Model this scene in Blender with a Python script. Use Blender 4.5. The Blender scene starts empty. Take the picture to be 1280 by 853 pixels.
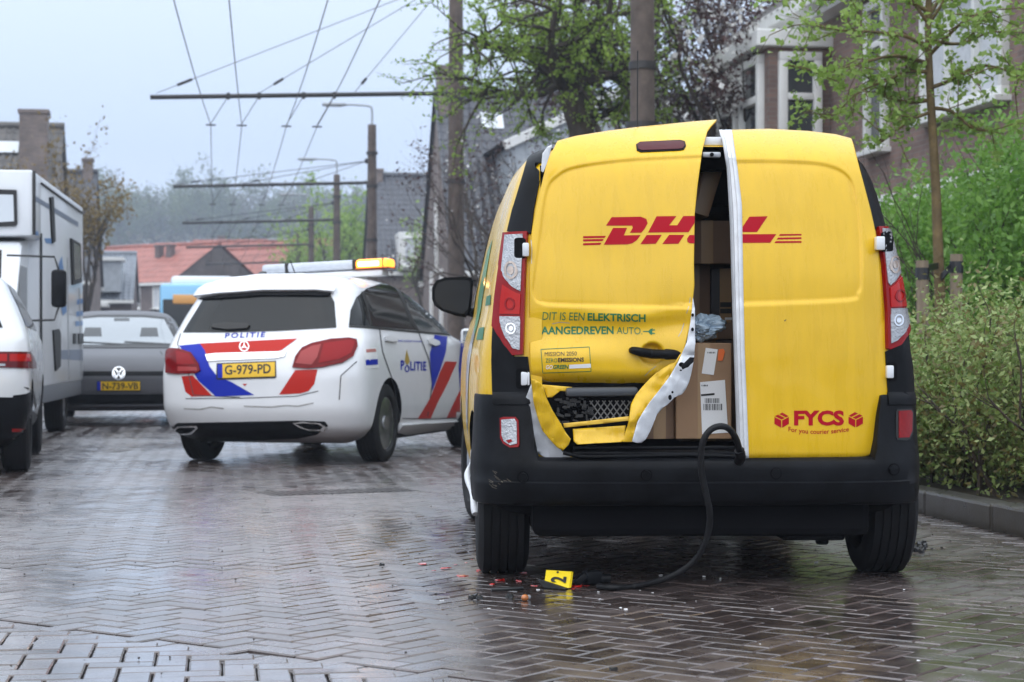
import bpy, bmesh, math, random
import numpy as np
from mathutils import Vector, Matrix, noise
from mathutils.bvhtree import BVHTree
R = math.radians
random.seed(7)
sc = bpy.context.scene
COL = sc.collection

# ------------------------------------------------------------------ camera
F, CX, HY, H = 2489.0, 640.0, 437.0, 0.94      # focal length in photo pixels, horizon row, eye height
cam_d = bpy.data.cameras.new('camera')
cam = bpy.data.objects.new('camera', cam_d); COL.objects.link(cam)
cam.location = (0, 0, H); cam.rotation_euler = (R(90), 0, 0)
cam_d.sensor_width = 36; cam_d.lens = F / 1280 * 36
cam_d.shift_y = (HY - 426.5) / 1280
cam_d.clip_end = 3000; cam_d.clip_start = 0.1
cam_d.dof.use_dof = True; cam_d.dof.focus_distance = 7.8; cam_d.dof.aperture_fstop = 5.6
sc.camera = cam

# ------------------------------------------------------------------ world, sun, exposure
SUN_EL, SUN_AZ = R(48), R(205)                 # high and behind the camera, veiled by cloud
w = bpy.data.worlds.new('World'); sc.world = w; w.use_nodes = True
nt = w.node_tree; nt.nodes.clear()
def wn(t, **k):
    n = nt.nodes.new(t)
    for a, b in k.items(): setattr(n, a, b)
    return n
sky = wn('ShaderNodeTexSky', sky_type='NISHITA', sun_disc=False, sun_elevation=SUN_EL, sun_rotation=SUN_AZ)
sky.air_density = 1.0; sky.dust_density = 4.0
skm = wn('ShaderNodeVectorMath', operation='SCALE'); skm.inputs['Scale'].default_value = 0.012
tc = wn('ShaderNodeTexCoord'); sep = wn('ShaderNodeSeparateXYZ')
ramp = wn('ShaderNodeValToRGB')                # even overcast: brighter overhead, as such skies are
els = ramp.color_ramp.elements
els[0].position = 0.0; els[0].color = (0.66, 0.745, 0.90, 1)
els[1].position = 1.0; els[1].color = (1.60, 1.75, 1.95, 1)
e = els.new(0.10); e.color = (0.56, 0.675, 0.90, 1)
e = els.new(0.25); e.color = (0.80, 0.91, 1.10, 1)
e = els.new(0.55); e.color = (1.25, 1.38, 1.55, 1)
nz = wn('ShaderNodeTexNoise'); nz.inputs['Scale'].default_value = 2.5; nz.inputs['Detail'].default_value = 4
nzr = wn('ShaderNodeMapRange'); nzr.inputs[3].default_value = 0.95; nzr.inputs[4].default_value = 1.05
mul = wn('ShaderNodeVectorMath', operation='SCALE'); add = wn('ShaderNodeVectorMath', operation='ADD')
bg = wn('ShaderNodeBackground'); out = wn('ShaderNodeOutputWorld')
L = nt.links.new
L(tc.outputs['Generated'], sep.inputs[0]); L(sep.outputs['Z'], ramp.inputs[0])
L(tc.outputs['Generated'], nz.inputs['Vector']); L(nz.outputs['Fac'], nzr.inputs[0])
L(ramp.outputs['Color'], mul.inputs[0]); L(nzr.outputs[0], mul.inputs['Scale'])
L(sky.outputs['Color'], skm.inputs[0]); L(mul.outputs[0], add.inputs[0]); L(skm.outputs[0], add.inputs[1])
L(add.outputs[0], bg.inputs['Color']); bg.inputs['Strength'].default_value = 0.92
L(bg.outputs[0], out.inputs['Surface'])
sun_d = bpy.data.lights.new('sun', 'SUN'); sun_d.energy = 0.8; sun_d.angle = R(95); sun_d.color = (1.0, 0.95, 0.87)
sun = bpy.data.objects.new('sun', sun_d); COL.objects.link(sun)
sv = Vector((math.sin(SUN_AZ) * math.cos(SUN_EL), math.cos(SUN_AZ) * math.cos(SUN_EL), math.sin(SUN_EL)))
sun.rotation_euler = sv.to_track_quat('Z', 'Y').to_euler(); sun.location = (0, 0, 40)
sc.view_settings.view_transform = 'Standard'; sc.view_settings.look = 'None'
sc.view_settings.exposure = 0.34; sc.view_settings.gamma = 1.0
sc.render.engine = 'CYCLES'
sc.cycles.use_denoising = True
sc.cycles.max_bounces = 8; sc.cycles.volume_bounces = 1
sc.cycles.volume_step_rate = 4; sc.cycles.caustics_reflective = False; sc.cycles.caustics_refractive = False

# ------------------------------------------------------------------ helpers
def ray(px, py):
    return Vector(((px - CX) / F, 1.0, (HY - py) / F))
EYE = Vector((0, 0, H))
def P(px, py, Z): return EYE + ray(px, py) * Z
def G(px, py, z=0.0): return P(px, py, F * (H - z) / (py - HY))
SD = Vector((-0.144, 0.9896, 0)); SN = Vector((0.9896, 0.144, 0))       # street direction and its right-hand side
SYAW = math.atan2(0.144, 0.9896)
def S(lat, along, z=0.0): return SN * lat + SD * along + Vector((0, 0, z))

MATS = {}
def mat(name, col, rough=0.5, metal=0.0, var=0.0, scale=6.0, bump=0.0, bscale=60.0, coat=0.0, spec=0.5, emit=0.0, island=0.0, stretch=None, rvar=0.0, trans=0.0, col2=None, coatr=0.05, drops=0.0):
    if name in MATS: return MATS[name]
    m = bpy.data.materials.new(name); m.use_nodes = True; t = m.node_tree
    b = t.nodes['Principled BSDF']
    def nn(k, **kw):
        n = t.nodes.new(k)
        for a, v in kw.items(): setattr(n, a, v)
        return n
    b.inputs['Base Color'].default_value = (*col, 1); b.inputs['Roughness'].default_value = rough
    b.inputs['Metallic'].default_value = metal; b.inputs['Specular IOR Level'].default_value = spec
    b.inputs['Coat Weight'].default_value = coat; b.inputs['Coat Roughness'].default_value = coatr
    if trans: b.inputs['Transmission Weight'].default_value = trans
    if emit:
        b.inputs['Emission Color'].default_value = (*col, 1); b.inputs['Emission Strength'].default_value = emit
    tcn = nn('ShaderNodeTexCoord'); src = tcn.outputs['Object']
    if stretch:
        mp = nn('ShaderNodeMapping'); mp.inputs['Scale'].default_value = stretch
        t.links.new(src, mp.inputs[0]); src = mp.outputs[0]
    if var or col2:
        n = nn('ShaderNodeTexNoise'); n.inputs['Scale'].default_value = scale; n.inputs['Detail'].default_value = 6; n.inputs['Roughness'].default_value = 0.62
        t.links.new(src, n.inputs['Vector'])
        mr = nn('ShaderNodeMapRange'); mr.inputs[1].default_value = 0.3; mr.inputs[2].default_value = 0.7
        t.links.new(n.outputs['Fac'], mr.inputs[0])
        mx = nn('ShaderNodeMix', data_type='RGBA')
        c2 = col2 if col2 else tuple(c * (1 + var) for c in col)
        c1 = col if col2 else tuple(c * (1 - var) for c in col)
        mx.inputs[6].default_value = (*c1, 1); mx.inputs[7].default_value = (*c2, 1)
        t.links.new(mr.outputs[0], mx.inputs[0]); t.links.new(mx.outputs[2], b.inputs['Base Color'])
        if rvar:
            r2 = nn('ShaderNodeMapRange'); r2.inputs[3].default_value = max(0.02, rough - rvar); r2.inputs[4].default_value = rough + rvar
            t.links.new(mr.outputs[0], r2.inputs[0]); t.links.new(r2.outputs[0], b.inputs['Roughness'])
    if island:
        g = nn('ShaderNodeNewGeometry'); hs = nn('ShaderNodeHueSaturation')
        r1 = nn('ShaderNodeMapRange'); r1.inputs[3].default_value = 1 - island; r1.inputs[4].default_value = 1 + island
        t.links.new(g.outputs['Random Per Island'], r1.inputs[0]); t.links.new(r1.outputs[0], hs.inputs['Value'])
        r3 = nn('ShaderNodeMapRange'); r3.inputs[3].default_value = 0.485; r3.inputs[4].default_value = 0.515
        t.links.new(g.outputs['Random Per Island'], r3.inputs[0]); t.links.new(r3.outputs[0], hs.inputs['Hue'])
        if b.inputs['Base Color'].is_linked: t.links.new(b.inputs['Base Color'].links[0].from_socket, hs.inputs['Color'])
        else: hs.inputs['Color'].default_value = (*col, 1)
        t.links.new(hs.outputs[0], b.inputs['Base Color'])
    if bump:
        n = nn('ShaderNodeTexNoise'); n.inputs['Scale'].default_value = bscale; n.inputs['Detail'].default_value = 5
        t.links.new(src, n.inputs['Vector'])
        bp = nn('ShaderNodeBump'); bp.inputs['Strength'].default_value = bump; bp.inputs['Distance'].default_value = 0.02
        t.links.new(n.outputs['Fac'], bp.inputs['Height']); t.links.new(bp.outputs[0], b.inputs['Normal'])
    if drops:                              # rain beads standing on the paint
        v = nn('ShaderNodeTexVoronoi'); v.inputs['Scale'].default_value = 130; v.inputs['Randomness'].default_value = 1
        t.links.new(tcn.outputs['Object'], v.inputs['Vector'])
        vr = nn('ShaderNodeMapRange'); vr.interpolation_type = 'SMOOTHSTEP'; vr.inputs[1].default_value = .12; vr.inputs[2].default_value = .34; vr.inputs[3].default_value = 1; vr.inputs[4].default_value = 0
        t.links.new(v.outputs['Distance'], vr.inputs[0])
        sp_ = nn('ShaderNodeSeparateColor'); t.links.new(v.outputs['Color'], sp_.inputs[0])
        gt_ = nn('ShaderNodeMath', operation='GREATER_THAN'); gt_.inputs[1].default_value = .55; t.links.new(sp_.outputs[0], gt_.inputs[0])
        ml_ = nn('ShaderNodeMath', operation='MULTIPLY'); t.links.new(vr.outputs[0], ml_.inputs[0]); t.links.new(gt_.outputs[0], ml_.inputs[1])
        bp = nn('ShaderNodeBump'); bp.inputs['Strength'].default_value = drops; bp.inputs['Distance'].default_value = .002
        t.links.new(ml_.outputs[0], bp.inputs['Height']); t.links.new(bp.outputs[0], b.inputs['Normal'])
    MATS[name] = m; return m

def leafmat(name, c1, c2, rough=0.45, translucent=0.35):
    if name in MATS: return MATS[name]
    m = bpy.data.materials.new(name); m.use_nodes = True; t = m.node_tree
    b = t.nodes['Principled BSDF']; o = t.nodes['Material Output']
    g = t.nodes.new('ShaderNodeNewGeometry'); r = t.nodes.new('ShaderNodeValToRGB')
    r.color_ramp.elements[0].color = (*c1, 1); r.color_ramp.elements[1].color = (*c2, 1)
    t.links.new(g.outputs['Random Per Island'], r.inputs[0]); t.links.new(r.outputs[0], b.inputs['Base Color'])
    b.inputs['Roughness'].default_value = rough
    tr = t.nodes.new('ShaderNodeBsdfTranslucent'); t.links.new(r.outputs[0], tr.inputs['Color'])
    ms = t.nodes.new('ShaderNodeMixShader'); ms.inputs[0].default_value = translucent
    t.links.new(b.outputs[0], ms.inputs[1]); t.links.new(tr.outputs[0], ms.inputs[2]); t.links.new(ms.outputs[0], o.inputs['Surface'])
    MATS[name] = m; return m

def tag(o, label=None, cat=None, group=None, kind=None):
    if label: o['label'] = label
    if cat: o['category'] = cat
    if group: o['group'] = group
    if kind: o['kind'] = kind
    return o
def empty(name, loc=(0, 0, 0), yaw=0.0, label=None, cat=None, group=None):
    o = bpy.data.objects.new(name, None); COL.objects.link(o); o.empty_display_size = 0.2
    o.location = loc; o.rotation_euler = (0, 0, yaw)
    return tag(o, label, cat, group)
def wm(o):
    m = Matrix.LocRotScale(o.location, o.rotation_euler, o.scale)
    return wm(o.parent) @ m if o.parent else m
def link(name, me, m=None, parent=None, smooth=None):
    o = bpy.data.objects.new(name, me); COL.objects.link(o)
    if m is not None and not me.materials: me.materials.append(m)
    if parent: o.parent = parent
    if smooth is not None and len(me.polygons):
        me.polygons.foreach_set('use_smooth', [True] * len(me.polygons))
        if smooth < 180: me.set_sharp_from_angle(angle=R(smooth))
    return o
def obj(name, bm, m=None, parent=None, smooth=None, recalc=False):
    if recalc: bmesh.ops.recalc_face_normals(bm, faces=bm.faces)
    me = bpy.data.meshes.new(name); bm.to_mesh(me); bm.free()
    return link(name, me, m, parent, smooth)
def pyd(name, v, f, m=None, parent=None, smooth=None):
    me = bpy.data.meshes.new(name); me.from_pydata(v, [], f); me.update()
    return link(name, me, m, parent, smooth)
def box(bm, c, s, rot=None, bev=0.0):
    r = bmesh.ops.create_cube(bm, size=1.0); vs = r['verts']
    for v in vs: v.co = Vector((v.co.x * s[0], v.co.y * s[1], v.co.z * s[2]))
    if bev:
        es = list({e for v in vs for e in v.link_edges})
        q = bmesh.ops.bevel(bm, geom=es, offset=bev, segments=2, affect='EDGES', profile=0.5)
        vs = list({v for f in q['faces'] for v in f.verts} | {v for v in vs if v.is_valid})
    for v in vs:
        p = v.co
        if rot is not None: p = rot @ p
        v.co = p + Vector(c)
    return bm
def boxes(lst, bev=0.0):
    bm = bmesh.new()
    for it in lst: box(bm, it[0], it[1], it[2] if len(it) > 2 else None, bev)
    return bm
def rings(polys):
    """polys: list of polylines, each list of (point, radius); gives tube verts, faces"""
    V, Fc = [], []
    for pl, m in polys:
        n0 = len(V); up = Vector((0.13, 0.21, 1)).normalized()
        for i, (p, r) in enumerate(pl):
            a = pl[max(i - 1, 0)][0]; b = pl[min(i + 1, len(pl) - 1)][0]
            d = (Vector(b) - Vector(a)).normalized()
            x = d.cross(up)
            if x.length < 1e-3: x = d.cross(Vector((1, 0, 0)))
            x.normalize(); y = d.cross(x)
            for k in range(m):
                an = 2 * math.pi * k / m
                V.append(Vector(p) + (x * math.cos(an) + y * math.sin(an)) * r)
        for i in range(len(pl) - 1):
            for k in range(m):
                a = n0 + i * m + k; b = n0 + i * m + (k + 1) % m
                Fc.append((a, b, b + m, a + m))
        Fc.append(tuple(n0 + k for k in range(m))[::-1]); Fc.append(tuple(n0 + (len(pl) - 1) * m + k for k in range(m)))
    return V, Fc
def tube(name, pts, r, m, parent=None, seg=8, smooth=60):
    pl = [(p, r if not isinstance(r, (list, tuple)) else r[i]) for i, p in enumerate(pts)]
    v, f = rings([(pl, seg)])
    return pyd(name, v, f, m, parent, smooth)
def spline(pts, n=8):
    pts = [Vector(p) for p in pts]; q = [pts[0]] + pts + [pts[-1]]; o = []
    for i in range(1, len(q) - 2):
        for k in range(n):
            t = k / n
            o.append(0.5 * ((2 * q[i]) + (q[i + 1] - q[i - 1]) * t + (2 * q[i - 1] - 5 * q[i] + 4 * q[i + 1] - q[i + 2]) * t * t + (3 * q[i] - q[i - 1] - 3 * q[i + 1] + q[i + 2]) * t ** 3))
    o.append(q[-2]); return o
def cyl(bm, c, r, h, axis='Z', seg=24, r2=None):
    mt = {'Z': Matrix(), 'X': Matrix.Rotation(R(90), 4, 'Y'), 'Y': Matrix.Rotation(R(-90), 4, 'X')}[axis]
    bmesh.ops.create_cone(bm, cap_ends=True, segments=seg, radius1=r, radius2=r if r2 is None else r2, depth=h, matrix=Matrix.Translation(c) @ mt)
    return bm

# flat outlines -> tessellated -> laid on a surface
def tess(polys, step=6.0):
    bm = bmesh.new()
    for pl in polys:
        vs = [bm.verts.new((p[0], p[1], 0)) for p in pl]
        try: bm.faces.new(vs)
        except ValueError: pass
    bm.normal_update(); bmesh.ops.triangulate(bm, faces=bm.faces[:], ngon_method='EAR_CLIP')
    return cutgrid(bm, step)
def cutgrid(bm, step):
    for ax in (0, 1):
        lo = min(v.co[ax] for v in bm.verts); hi = max(v.co[ax] for v in bm.verts)
        k = math.ceil(lo / step + 1e-6)
        while k * step < hi - 1e-6:
            co = [0, 0, 0]; no = [0, 0, 0]; co[ax] = k * step; no[ax] = 1
            bmesh.ops.bisect_plane(bm, geom=bm.verts[:] + bm.edges[:] + bm.faces[:], plane_co=co, plane_no=no, dist=1e-7)
            k += 1
    return bm
def lay(name, bm, fn, m, parent=None, thick=0.0, off=0.003, smooth=40):
    """fn(a,b) -> (point, outward normal) in the parent's space; a raised skin when thick"""
    nsum = Vector(); bad = []; N = {}
    for v in bm.verts:
        r = fn(v.co.x, v.co.y)
        if r is None: bad.append(v); continue
        v.co = r[0] + r[1] * (off + thick); N[v] = r[1]; nsum += r[1]
    if bad: bmesh.ops.delete(bm, geom=bad, context='VERTS')
    bmesh.ops.dissolve_degenerate(bm, edges=bm.edges[:], dist=1e-6)
    bm.normal_update()
    if sum((f.normal * f.calc_area()).dot(nsum) for f in bm.faces) < 0: bmesh.ops.reverse_faces(bm, faces=bm.faces[:])
    if thick:
        low = {}
        for e in [e for e in bm.edges if e.is_boundary]:
            f = e.link_faces[0]; lp = [l for l in f.loops if l.edge == e][0]; a, b = lp.vert, lp.link_loop_next.vert
            for q in (a, b):
                if q not in low: low[q] = bm.verts.new(q.co - N.get(q, nsum.normalized()) * (thick + .004))
            bm.faces.new((b, a, low[a], low[b]))
    return obj(name, bm, m, parent, smooth)
def rrect(x0, y0, x1, y1, r, n=4):
    o = []
    for cx, cy, a0 in ((x1 - r, y0 + r, -90), (x1 - r, y1 - r, 0), (x0 + r, y1 - r, 90), (x0 + r, y0 + r, 180)):
        for k in range(n + 1):
            a = R(a0 + 90 * k / n); o.append((cx + r * math.cos(a), cy + r * math.sin(a)))
    return o
def ell(cx, cy, rx, ry, n=20): return [(cx + rx * math.cos(2 * math.pi * k / n), cy + ry * math.sin(2 * math.pi * k / n)) for k in range(n)]
def ring2(cx, cy, rx, ry, wd, n=20):
    a = ell(cx, cy, rx, ry, n); b = ell(cx, cy, rx - wd, ry - wd, n)
    return [[a[k], a[(k + 1) % n], b[(k + 1) % n], b[k]] for k in range(n)]
def stroke(pts, wd):
    o = []
    for a, b in zip(pts[:-1], pts[1:]):
        dx, dy = b[0] - a[0], b[1] - a[1]; l = math.hypot(dx, dy); nx, ny = -dy / l * wd / 2, dx / l * wd / 2
        o.append([(a[0] + nx, a[1] + ny), (b[0] + nx, b[1] + ny), (b[0] - nx, b[1] - ny), (a[0] - nx, a[1] - ny)])
    return o
def text_bm(s, x0, x1, ybase, ytop, bold=0.0, shear=0.0, slope=0.0, arc=None, step=6.0, spacing=1.0):
    cu = bpy.data.curves.new('t', 'FONT'); cu.body = s; cu.offset = bold; cu.shear = shear; cu.resolution_u = 3; cu.space_character = spacing
    o = bpy.data.objects.new('t', cu); COL.objects.link(o)
    me = bpy.data.meshes.new_from_object(o.evaluated_get(bpy.context.evaluated_depsgraph_get()))
    bpy.data.objects.remove(o); bpy.data.curves.remove(cu)
    bm = bmesh.new(); bm.from_mesh(me); bpy.data.meshes.remove(me)
    lo = min(v.co.x for v in bm.verts); hi = max(v.co.x for v in bm.verts); cap = max(v.co.y for v in bm.verts)
    for v in bm.verts:
        x = x0 + (v.co.x - lo) / (hi - lo) * (x1 - x0)
        y = ybase + slope * (x - x0) - v.co.y / cap * (ybase - ytop)
        if arc: u = (x - x0) / (x1 - x0) * 2 - 1; y += arc * (1 - u * u)
        v.co = (x, y, 0)
    bmesh.ops.triangulate(bm, faces=bm.faces[:])
    return cutgrid(bm, step)

# vehicle bodies: stacked plan outlines with rounded corners
def pchip(xs, ys, x):
    xs = np.array(xs, float); ys = np.array(ys, float); h = np.diff(xs); d = np.diff(ys) / h
    x = np.asarray(x, float); m = np.zeros(len(xs)); m[0] = d[0]; m[-1] = d[-1]
    for i in range(1, len(xs) - 1):
        m[i] = 0 if d[i - 1] * d[i] <= 0 else 2 * d[i - 1] * d[i] / (d[i - 1] + d[i])
    i = np.clip(np.searchsorted(xs, x) - 1, 0, len(h) - 1); t = (x - xs[i]) / h[i]
    return ((1 + 2 * t) * (1 - t) ** 2) * ys[i] + (t * (1 - t) ** 2) * h[i] * m[i] + (t * t * (3 - 2 * t)) * ys[i + 1] + (t * t * (t - 1)) * h[i] * m[i + 1]
class Prof:
    def __init__(s, rows, n=3.5, cr=0.35, cf=0.6):
        s.z = [r[0] for r in rows]; s.rows = rows; s.n = n; s.cr = cr; s.cf = cf
        g = np.linspace(s.z[0], s.z[-1], 1200); s.lut = [[float(a) for a in pchip(s.z, [r[k] for r in rows], g)] for k in (1, 2, 3)]
    def at(s, z):
        t = (min(max(z, s.z[0]), s.z[-1]) - s.z[0]) / (s.z[-1] - s.z[0]) * 1199; i = min(int(t), 1198); t -= i
        return tuple(a[i] * (1 - t) + a[i + 1] * t for a in s.lut)
    def rear(s, x, z):
        w_, yr, yf = s.at(z); u = min(abs(x) / w_, 1)
        return yr + min(s.cr, (yf - yr) * .45) * (1 - (1 - u ** s.n) ** (1 / s.n))
    def half(s, z, nr=14, ns=14):
        w_, yr, yf = s.at(z); cr = min(s.cr, (yf - yr) * .45); cf = min(s.cf, (yf - yr) * .45); o = []
        for k in range(nr + 1):
            a = R(90 * k / nr); o.append((w_ * math.sin(a) ** (2 / s.n), yr + cr * (1 - max(math.cos(a), 0) ** (2 / s.n))))
        for k in range(1, ns): o.append((w_, yr + cr + (yf - cf - yr - cr) * k / ns))
        for k in range(nr + 1):
            a = R(90 - 90 * k / nr); o.append((w_ * max(math.sin(a), 0) ** (2 / s.n), yf - cf * (1 - max(math.cos(a), 0) ** (2 / s.n))))
        return o
    def bm(s, nz=60, dense_top=True):
        zs = []
        for a, b in zip(s.z[:-1], s.z[1:]):
            k = max(2, int(nz * (b - a) / (s.z[-1] - s.z[0])))
            k = max(k, 3); zs += [a + (b - a) * i / k for i in range(k)]
        zs.append(s.z[-1])
        V, Fc = [], []; n = None
        for z in zs:
            h = s.half(z); full = h + [(-x, y) for x, y in h[-2:0:-1]]; n = len(full)
            V += [(x, y, z) for x, y in full]
        for i in range(len(zs) - 1):
            for k in range(n):
                a = i * n + k; b = i * n + (k + 1) % n; Fc.append((a, b, b + n, a + n))
        Fc.append(tuple(range(n))[::-1]); Fc.append(tuple((len(zs) - 1) * n + k for k in range(n)))
        bm = bmesh.new(); vs = [bm.verts.new(v) for v in V]
        for f in Fc: bm.faces.new([vs[k] for k in f])
        bmesh.ops.recalc_face_normals(bm, faces=bm.faces)
        return bm
def boolcut(o, cutters):
    """subtract bmesh cutters (bm, material) from object o"""
    tmp = []
    for bm, m in cutters:
        bmesh.ops.recalc_face_normals(bm, faces=bm.faces)
        me = bpy.data.meshes.new('cut'); bm.to_mesh(me); bm.free(); me.materials.append(m)
        c = bpy.data.objects.new('cut', me); COL.objects.link(c); c.parent = o.parent; tmp.append(c)
        md = o.modifiers.new('b', 'BOOLEAN'); md.operation = 'DIFFERENCE'; md.solver = 'EXACT'; md.object = c; md.material_mode = 'TRANSFER'
    bpy.context.view_layer.update()
    me = bpy.data.meshes.new_from_object(o.evaluated_get(bpy.context.evaluated_depsgraph_get()))
    o.modifiers.clear(); old = o.data; o.data = me; bpy.data.meshes.remove(old)
    for c in tmp: bpy.data.objects.remove(c)
    me.polygons.foreach_set('use_smooth', [True] * len(me.polygons)); me.set_sharp_from_angle(angle=R(38))
class Surf:
    """rays onto meshes that share one parent, answers in the parent's space"""
    def __init__(s, root, objs):
        s.M = wm(root); s.Mi = s.M.inverted(); V, Fc = [], []
        for o in objs:
            n = len(V); V += [v.co.copy() for v in o.data.vertices]; Fc += [[n + k for k in p.vertices] for p in o.data.polygons]
        s.t = BVHTree.FromPolygons(V, Fc); s.eye = s.Mi @ EYE
    def cast(s, o, d):
        p, n, i, dist = s.t.ray_cast(o, d)
        if p is None: return None
        return p, (n if n.dot(d) < 0 else -n)
    def px(s, x, y):
        m3 = s.Mi.to_3x3(); r = s.cast(s.eye, (m3 @ ray(x, y)).normalized())
        if r is None:                      # just off the silhouette: slide inwards to the edge of the body
            if not hasattr(s, 'cen'):
                q = EYE - s.M @ Vector((0, .8, .9)); s.cen = (CX + F * -q.x / -q.y, HY + F * q.z / -q.y)
            l = math.hypot(s.cen[0] - x, s.cen[1] - y)
            for k in range(1, 41):
                t = k * .7 / l; r = s.cast(s.eye, (m3 @ ray(x + (s.cen[0] - x) * t, y + (s.cen[1] - y) * t)).normalized())
                if r: break
        return r
    def side(s, sg): return lambda y, z: s.cast(Vector((sg * 4, y, z)), Vector((-sg, 0, 0)))
    def front(s): return lambda x, z: s.cast(Vector((x, 12, z)), Vector((0, -1, 0)))
    def back(s): return lambda x, z: s.cast(Vector((x, -4, z)), Vector((0, 1, 0)))

# leaf clouds
def leaves(name, C, size, m, parent=None, seed=1, flat=0.0, aspect=0.55, svar=0.55):
    rng = np.random.default_rng(seed); C = np.asarray(C, float); n = len(C)
    a = rng.normal(size=(n, 3)); a[:, 2] *= (1 - flat); a /= np.linalg.norm(a, axis=1)[:, None]
    b = rng.normal(size=(n, 3)); b -= (b * a).sum(1)[:, None] * a; b /= np.linalg.norm(b, axis=1)[:, None]
    sz = (size * (1 + svar * rng.uniform(-1, 1, n)))[:, None]
    nrm = np.cross(a, b)
    V = np.empty((n, 4, 3)); V[:, 0] = C - a * sz * .5; V[:, 1] = C + b * sz * aspect * .5 + nrm * sz * .12; V[:, 2] = C + a * sz * .5; V[:, 3] = C - b * sz * aspect * .5 + nrm * sz * .12
    me = bpy.data.meshes.new(name); me.vertices.add(4 * n); me.vertices.foreach_set('co', V.reshape(-1))
    me.loops.add(4 * n); me.loops.foreach_set('vertex_index', np.arange(4 * n, dtype=np.int32))
    me.polygons.add(n); me.polygons.foreach_set('loop_start', np.arange(0, 4 * n, 4, dtype=np.int32))
    me.update(calc_edges=True); me.validate()
    return link(name, me, m, parent)
def grow(rng, p, d, ln, r, depth, out, tips, bend=0.25, split=(2, 3), spread=0.6, shrink=0.72, up=0.12, seg=4):
    pl = [(Vector(p), r)]; d = Vector(d).normalized(); q = Vector(p)
    r1 = r * (0.62 if depth else 0.3)
    for k in range(seg):
        d = (d + Vector((rng.gauss(0, bend), rng.gauss(0, bend), rng.gauss(0, bend * .6) + up)) * .5).normalized()
        q = q + d * ln / seg; pl.append((q.copy(), r + (r1 - r) * (k + 1) / seg))
    out.append((pl, 8 if r > .05 else (6 if r > .02 else 4)))
    if depth <= 1: tips.append([x for x, _ in pl])
    if depth <= 0: return
    for k in range(rng.randint(*split)):
        t = 1.0 if k == 0 else rng.uniform(.4, 1)
        i = min(int(t * seg), seg); a = rng.uniform(0, 2 * math.pi)
        s = d.cross(Vector((math.cos(a), math.sin(a), .3))).normalized()
        nd = (d + s * spread * rng.uniform(.6, 1.3)).normalized()
        grow(rng, pl[i][0], nd, ln * shrink * rng.uniform(.8, 1.15), pl[i][1] * .75, depth - 1, out, tips, bend, split, spread, shrink, up, seg)
def scatter_tips(tips, n, spread, seed):
    rng = np.random.default_rng(seed); T = []
    for tp in tips:
        for a, b in zip(tp[:-1], tp[1:]): T.append((a, b))
    A = np.array([t[0][:] for t in T]); B = np.array([t[1][:] for t in T])
    i = rng.integers(0, len(T), n); u = rng.uniform(0, 1, n)[:, None]
    return A[i] * (1 - u) + B[i] * u + rng.normal(size=(n, 3)) * spread
# ------------------------------------------------------------------ shared materials
YEL = (0.78, 0.475, 0.010)
m_yel = mat('yellow_paint', YEL, .30, coat=.3, var=.055, scale=3.0, stretch=(6, 6, .8), rvar=.10, spec=.4, drops=.25)
m_black = mat('black_plastic', (.006, .0065, .008), .45, var=.8, scale=6, bump=.05, bscale=300, rvar=.12, spec=.12)
m_rub = mat('tyre_rubber', (.008, .008, .009), .7, var=.3, scale=9, bump=.08, bscale=120, spec=.3)
m_dark = mat('dark_void', (.004, .004, .005), .9, spec=.1)
m_white = mat('white_paint', (.80, .81, .82), .22, coat=.5, var=.05, scale=2, rvar=.05, drops=.15)
m_glass = mat('dark_glass', (.010, .012, .013), .06, spec=.35)
m_chrome = mat('chrome', (.75, .76, .78), .14, metal=1)
m_alu = mat('alloy', (.55, .56, .58), .3, metal=1, var=.15, scale=12)
m_redl = mat('red_lens', (.26, .004, .006), .15, spec=.25)
m_clear = mat('clear_lens', (.40, .41, .43), .18, coat=.3, var=.22, scale=22, metal=.45, bump=.35, bscale=110)
m_grey = mat('grey_metal', (.42, .43, .45), .35, metal=.3, var=.15, scale=12)
m_red = mat('red_print', (.43, .006, .018), .5, spec=.12)
m_green = mat('green_print', (.005, .16, .06), .45)
m_blk = mat('black_print', (.012, .012, .012), .5)
m_whp = mat('white_print', (.8, .8, .8), .5)
m_blue = mat('blue_print', (.008, .025, .38), .4, spec=.2)
m_rdp = mat('red_stripe', (.48, .02, .012), .4, spec=.2)
m_plate = mat('plate_yellow', (.80, .48, .01), .35)
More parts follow.
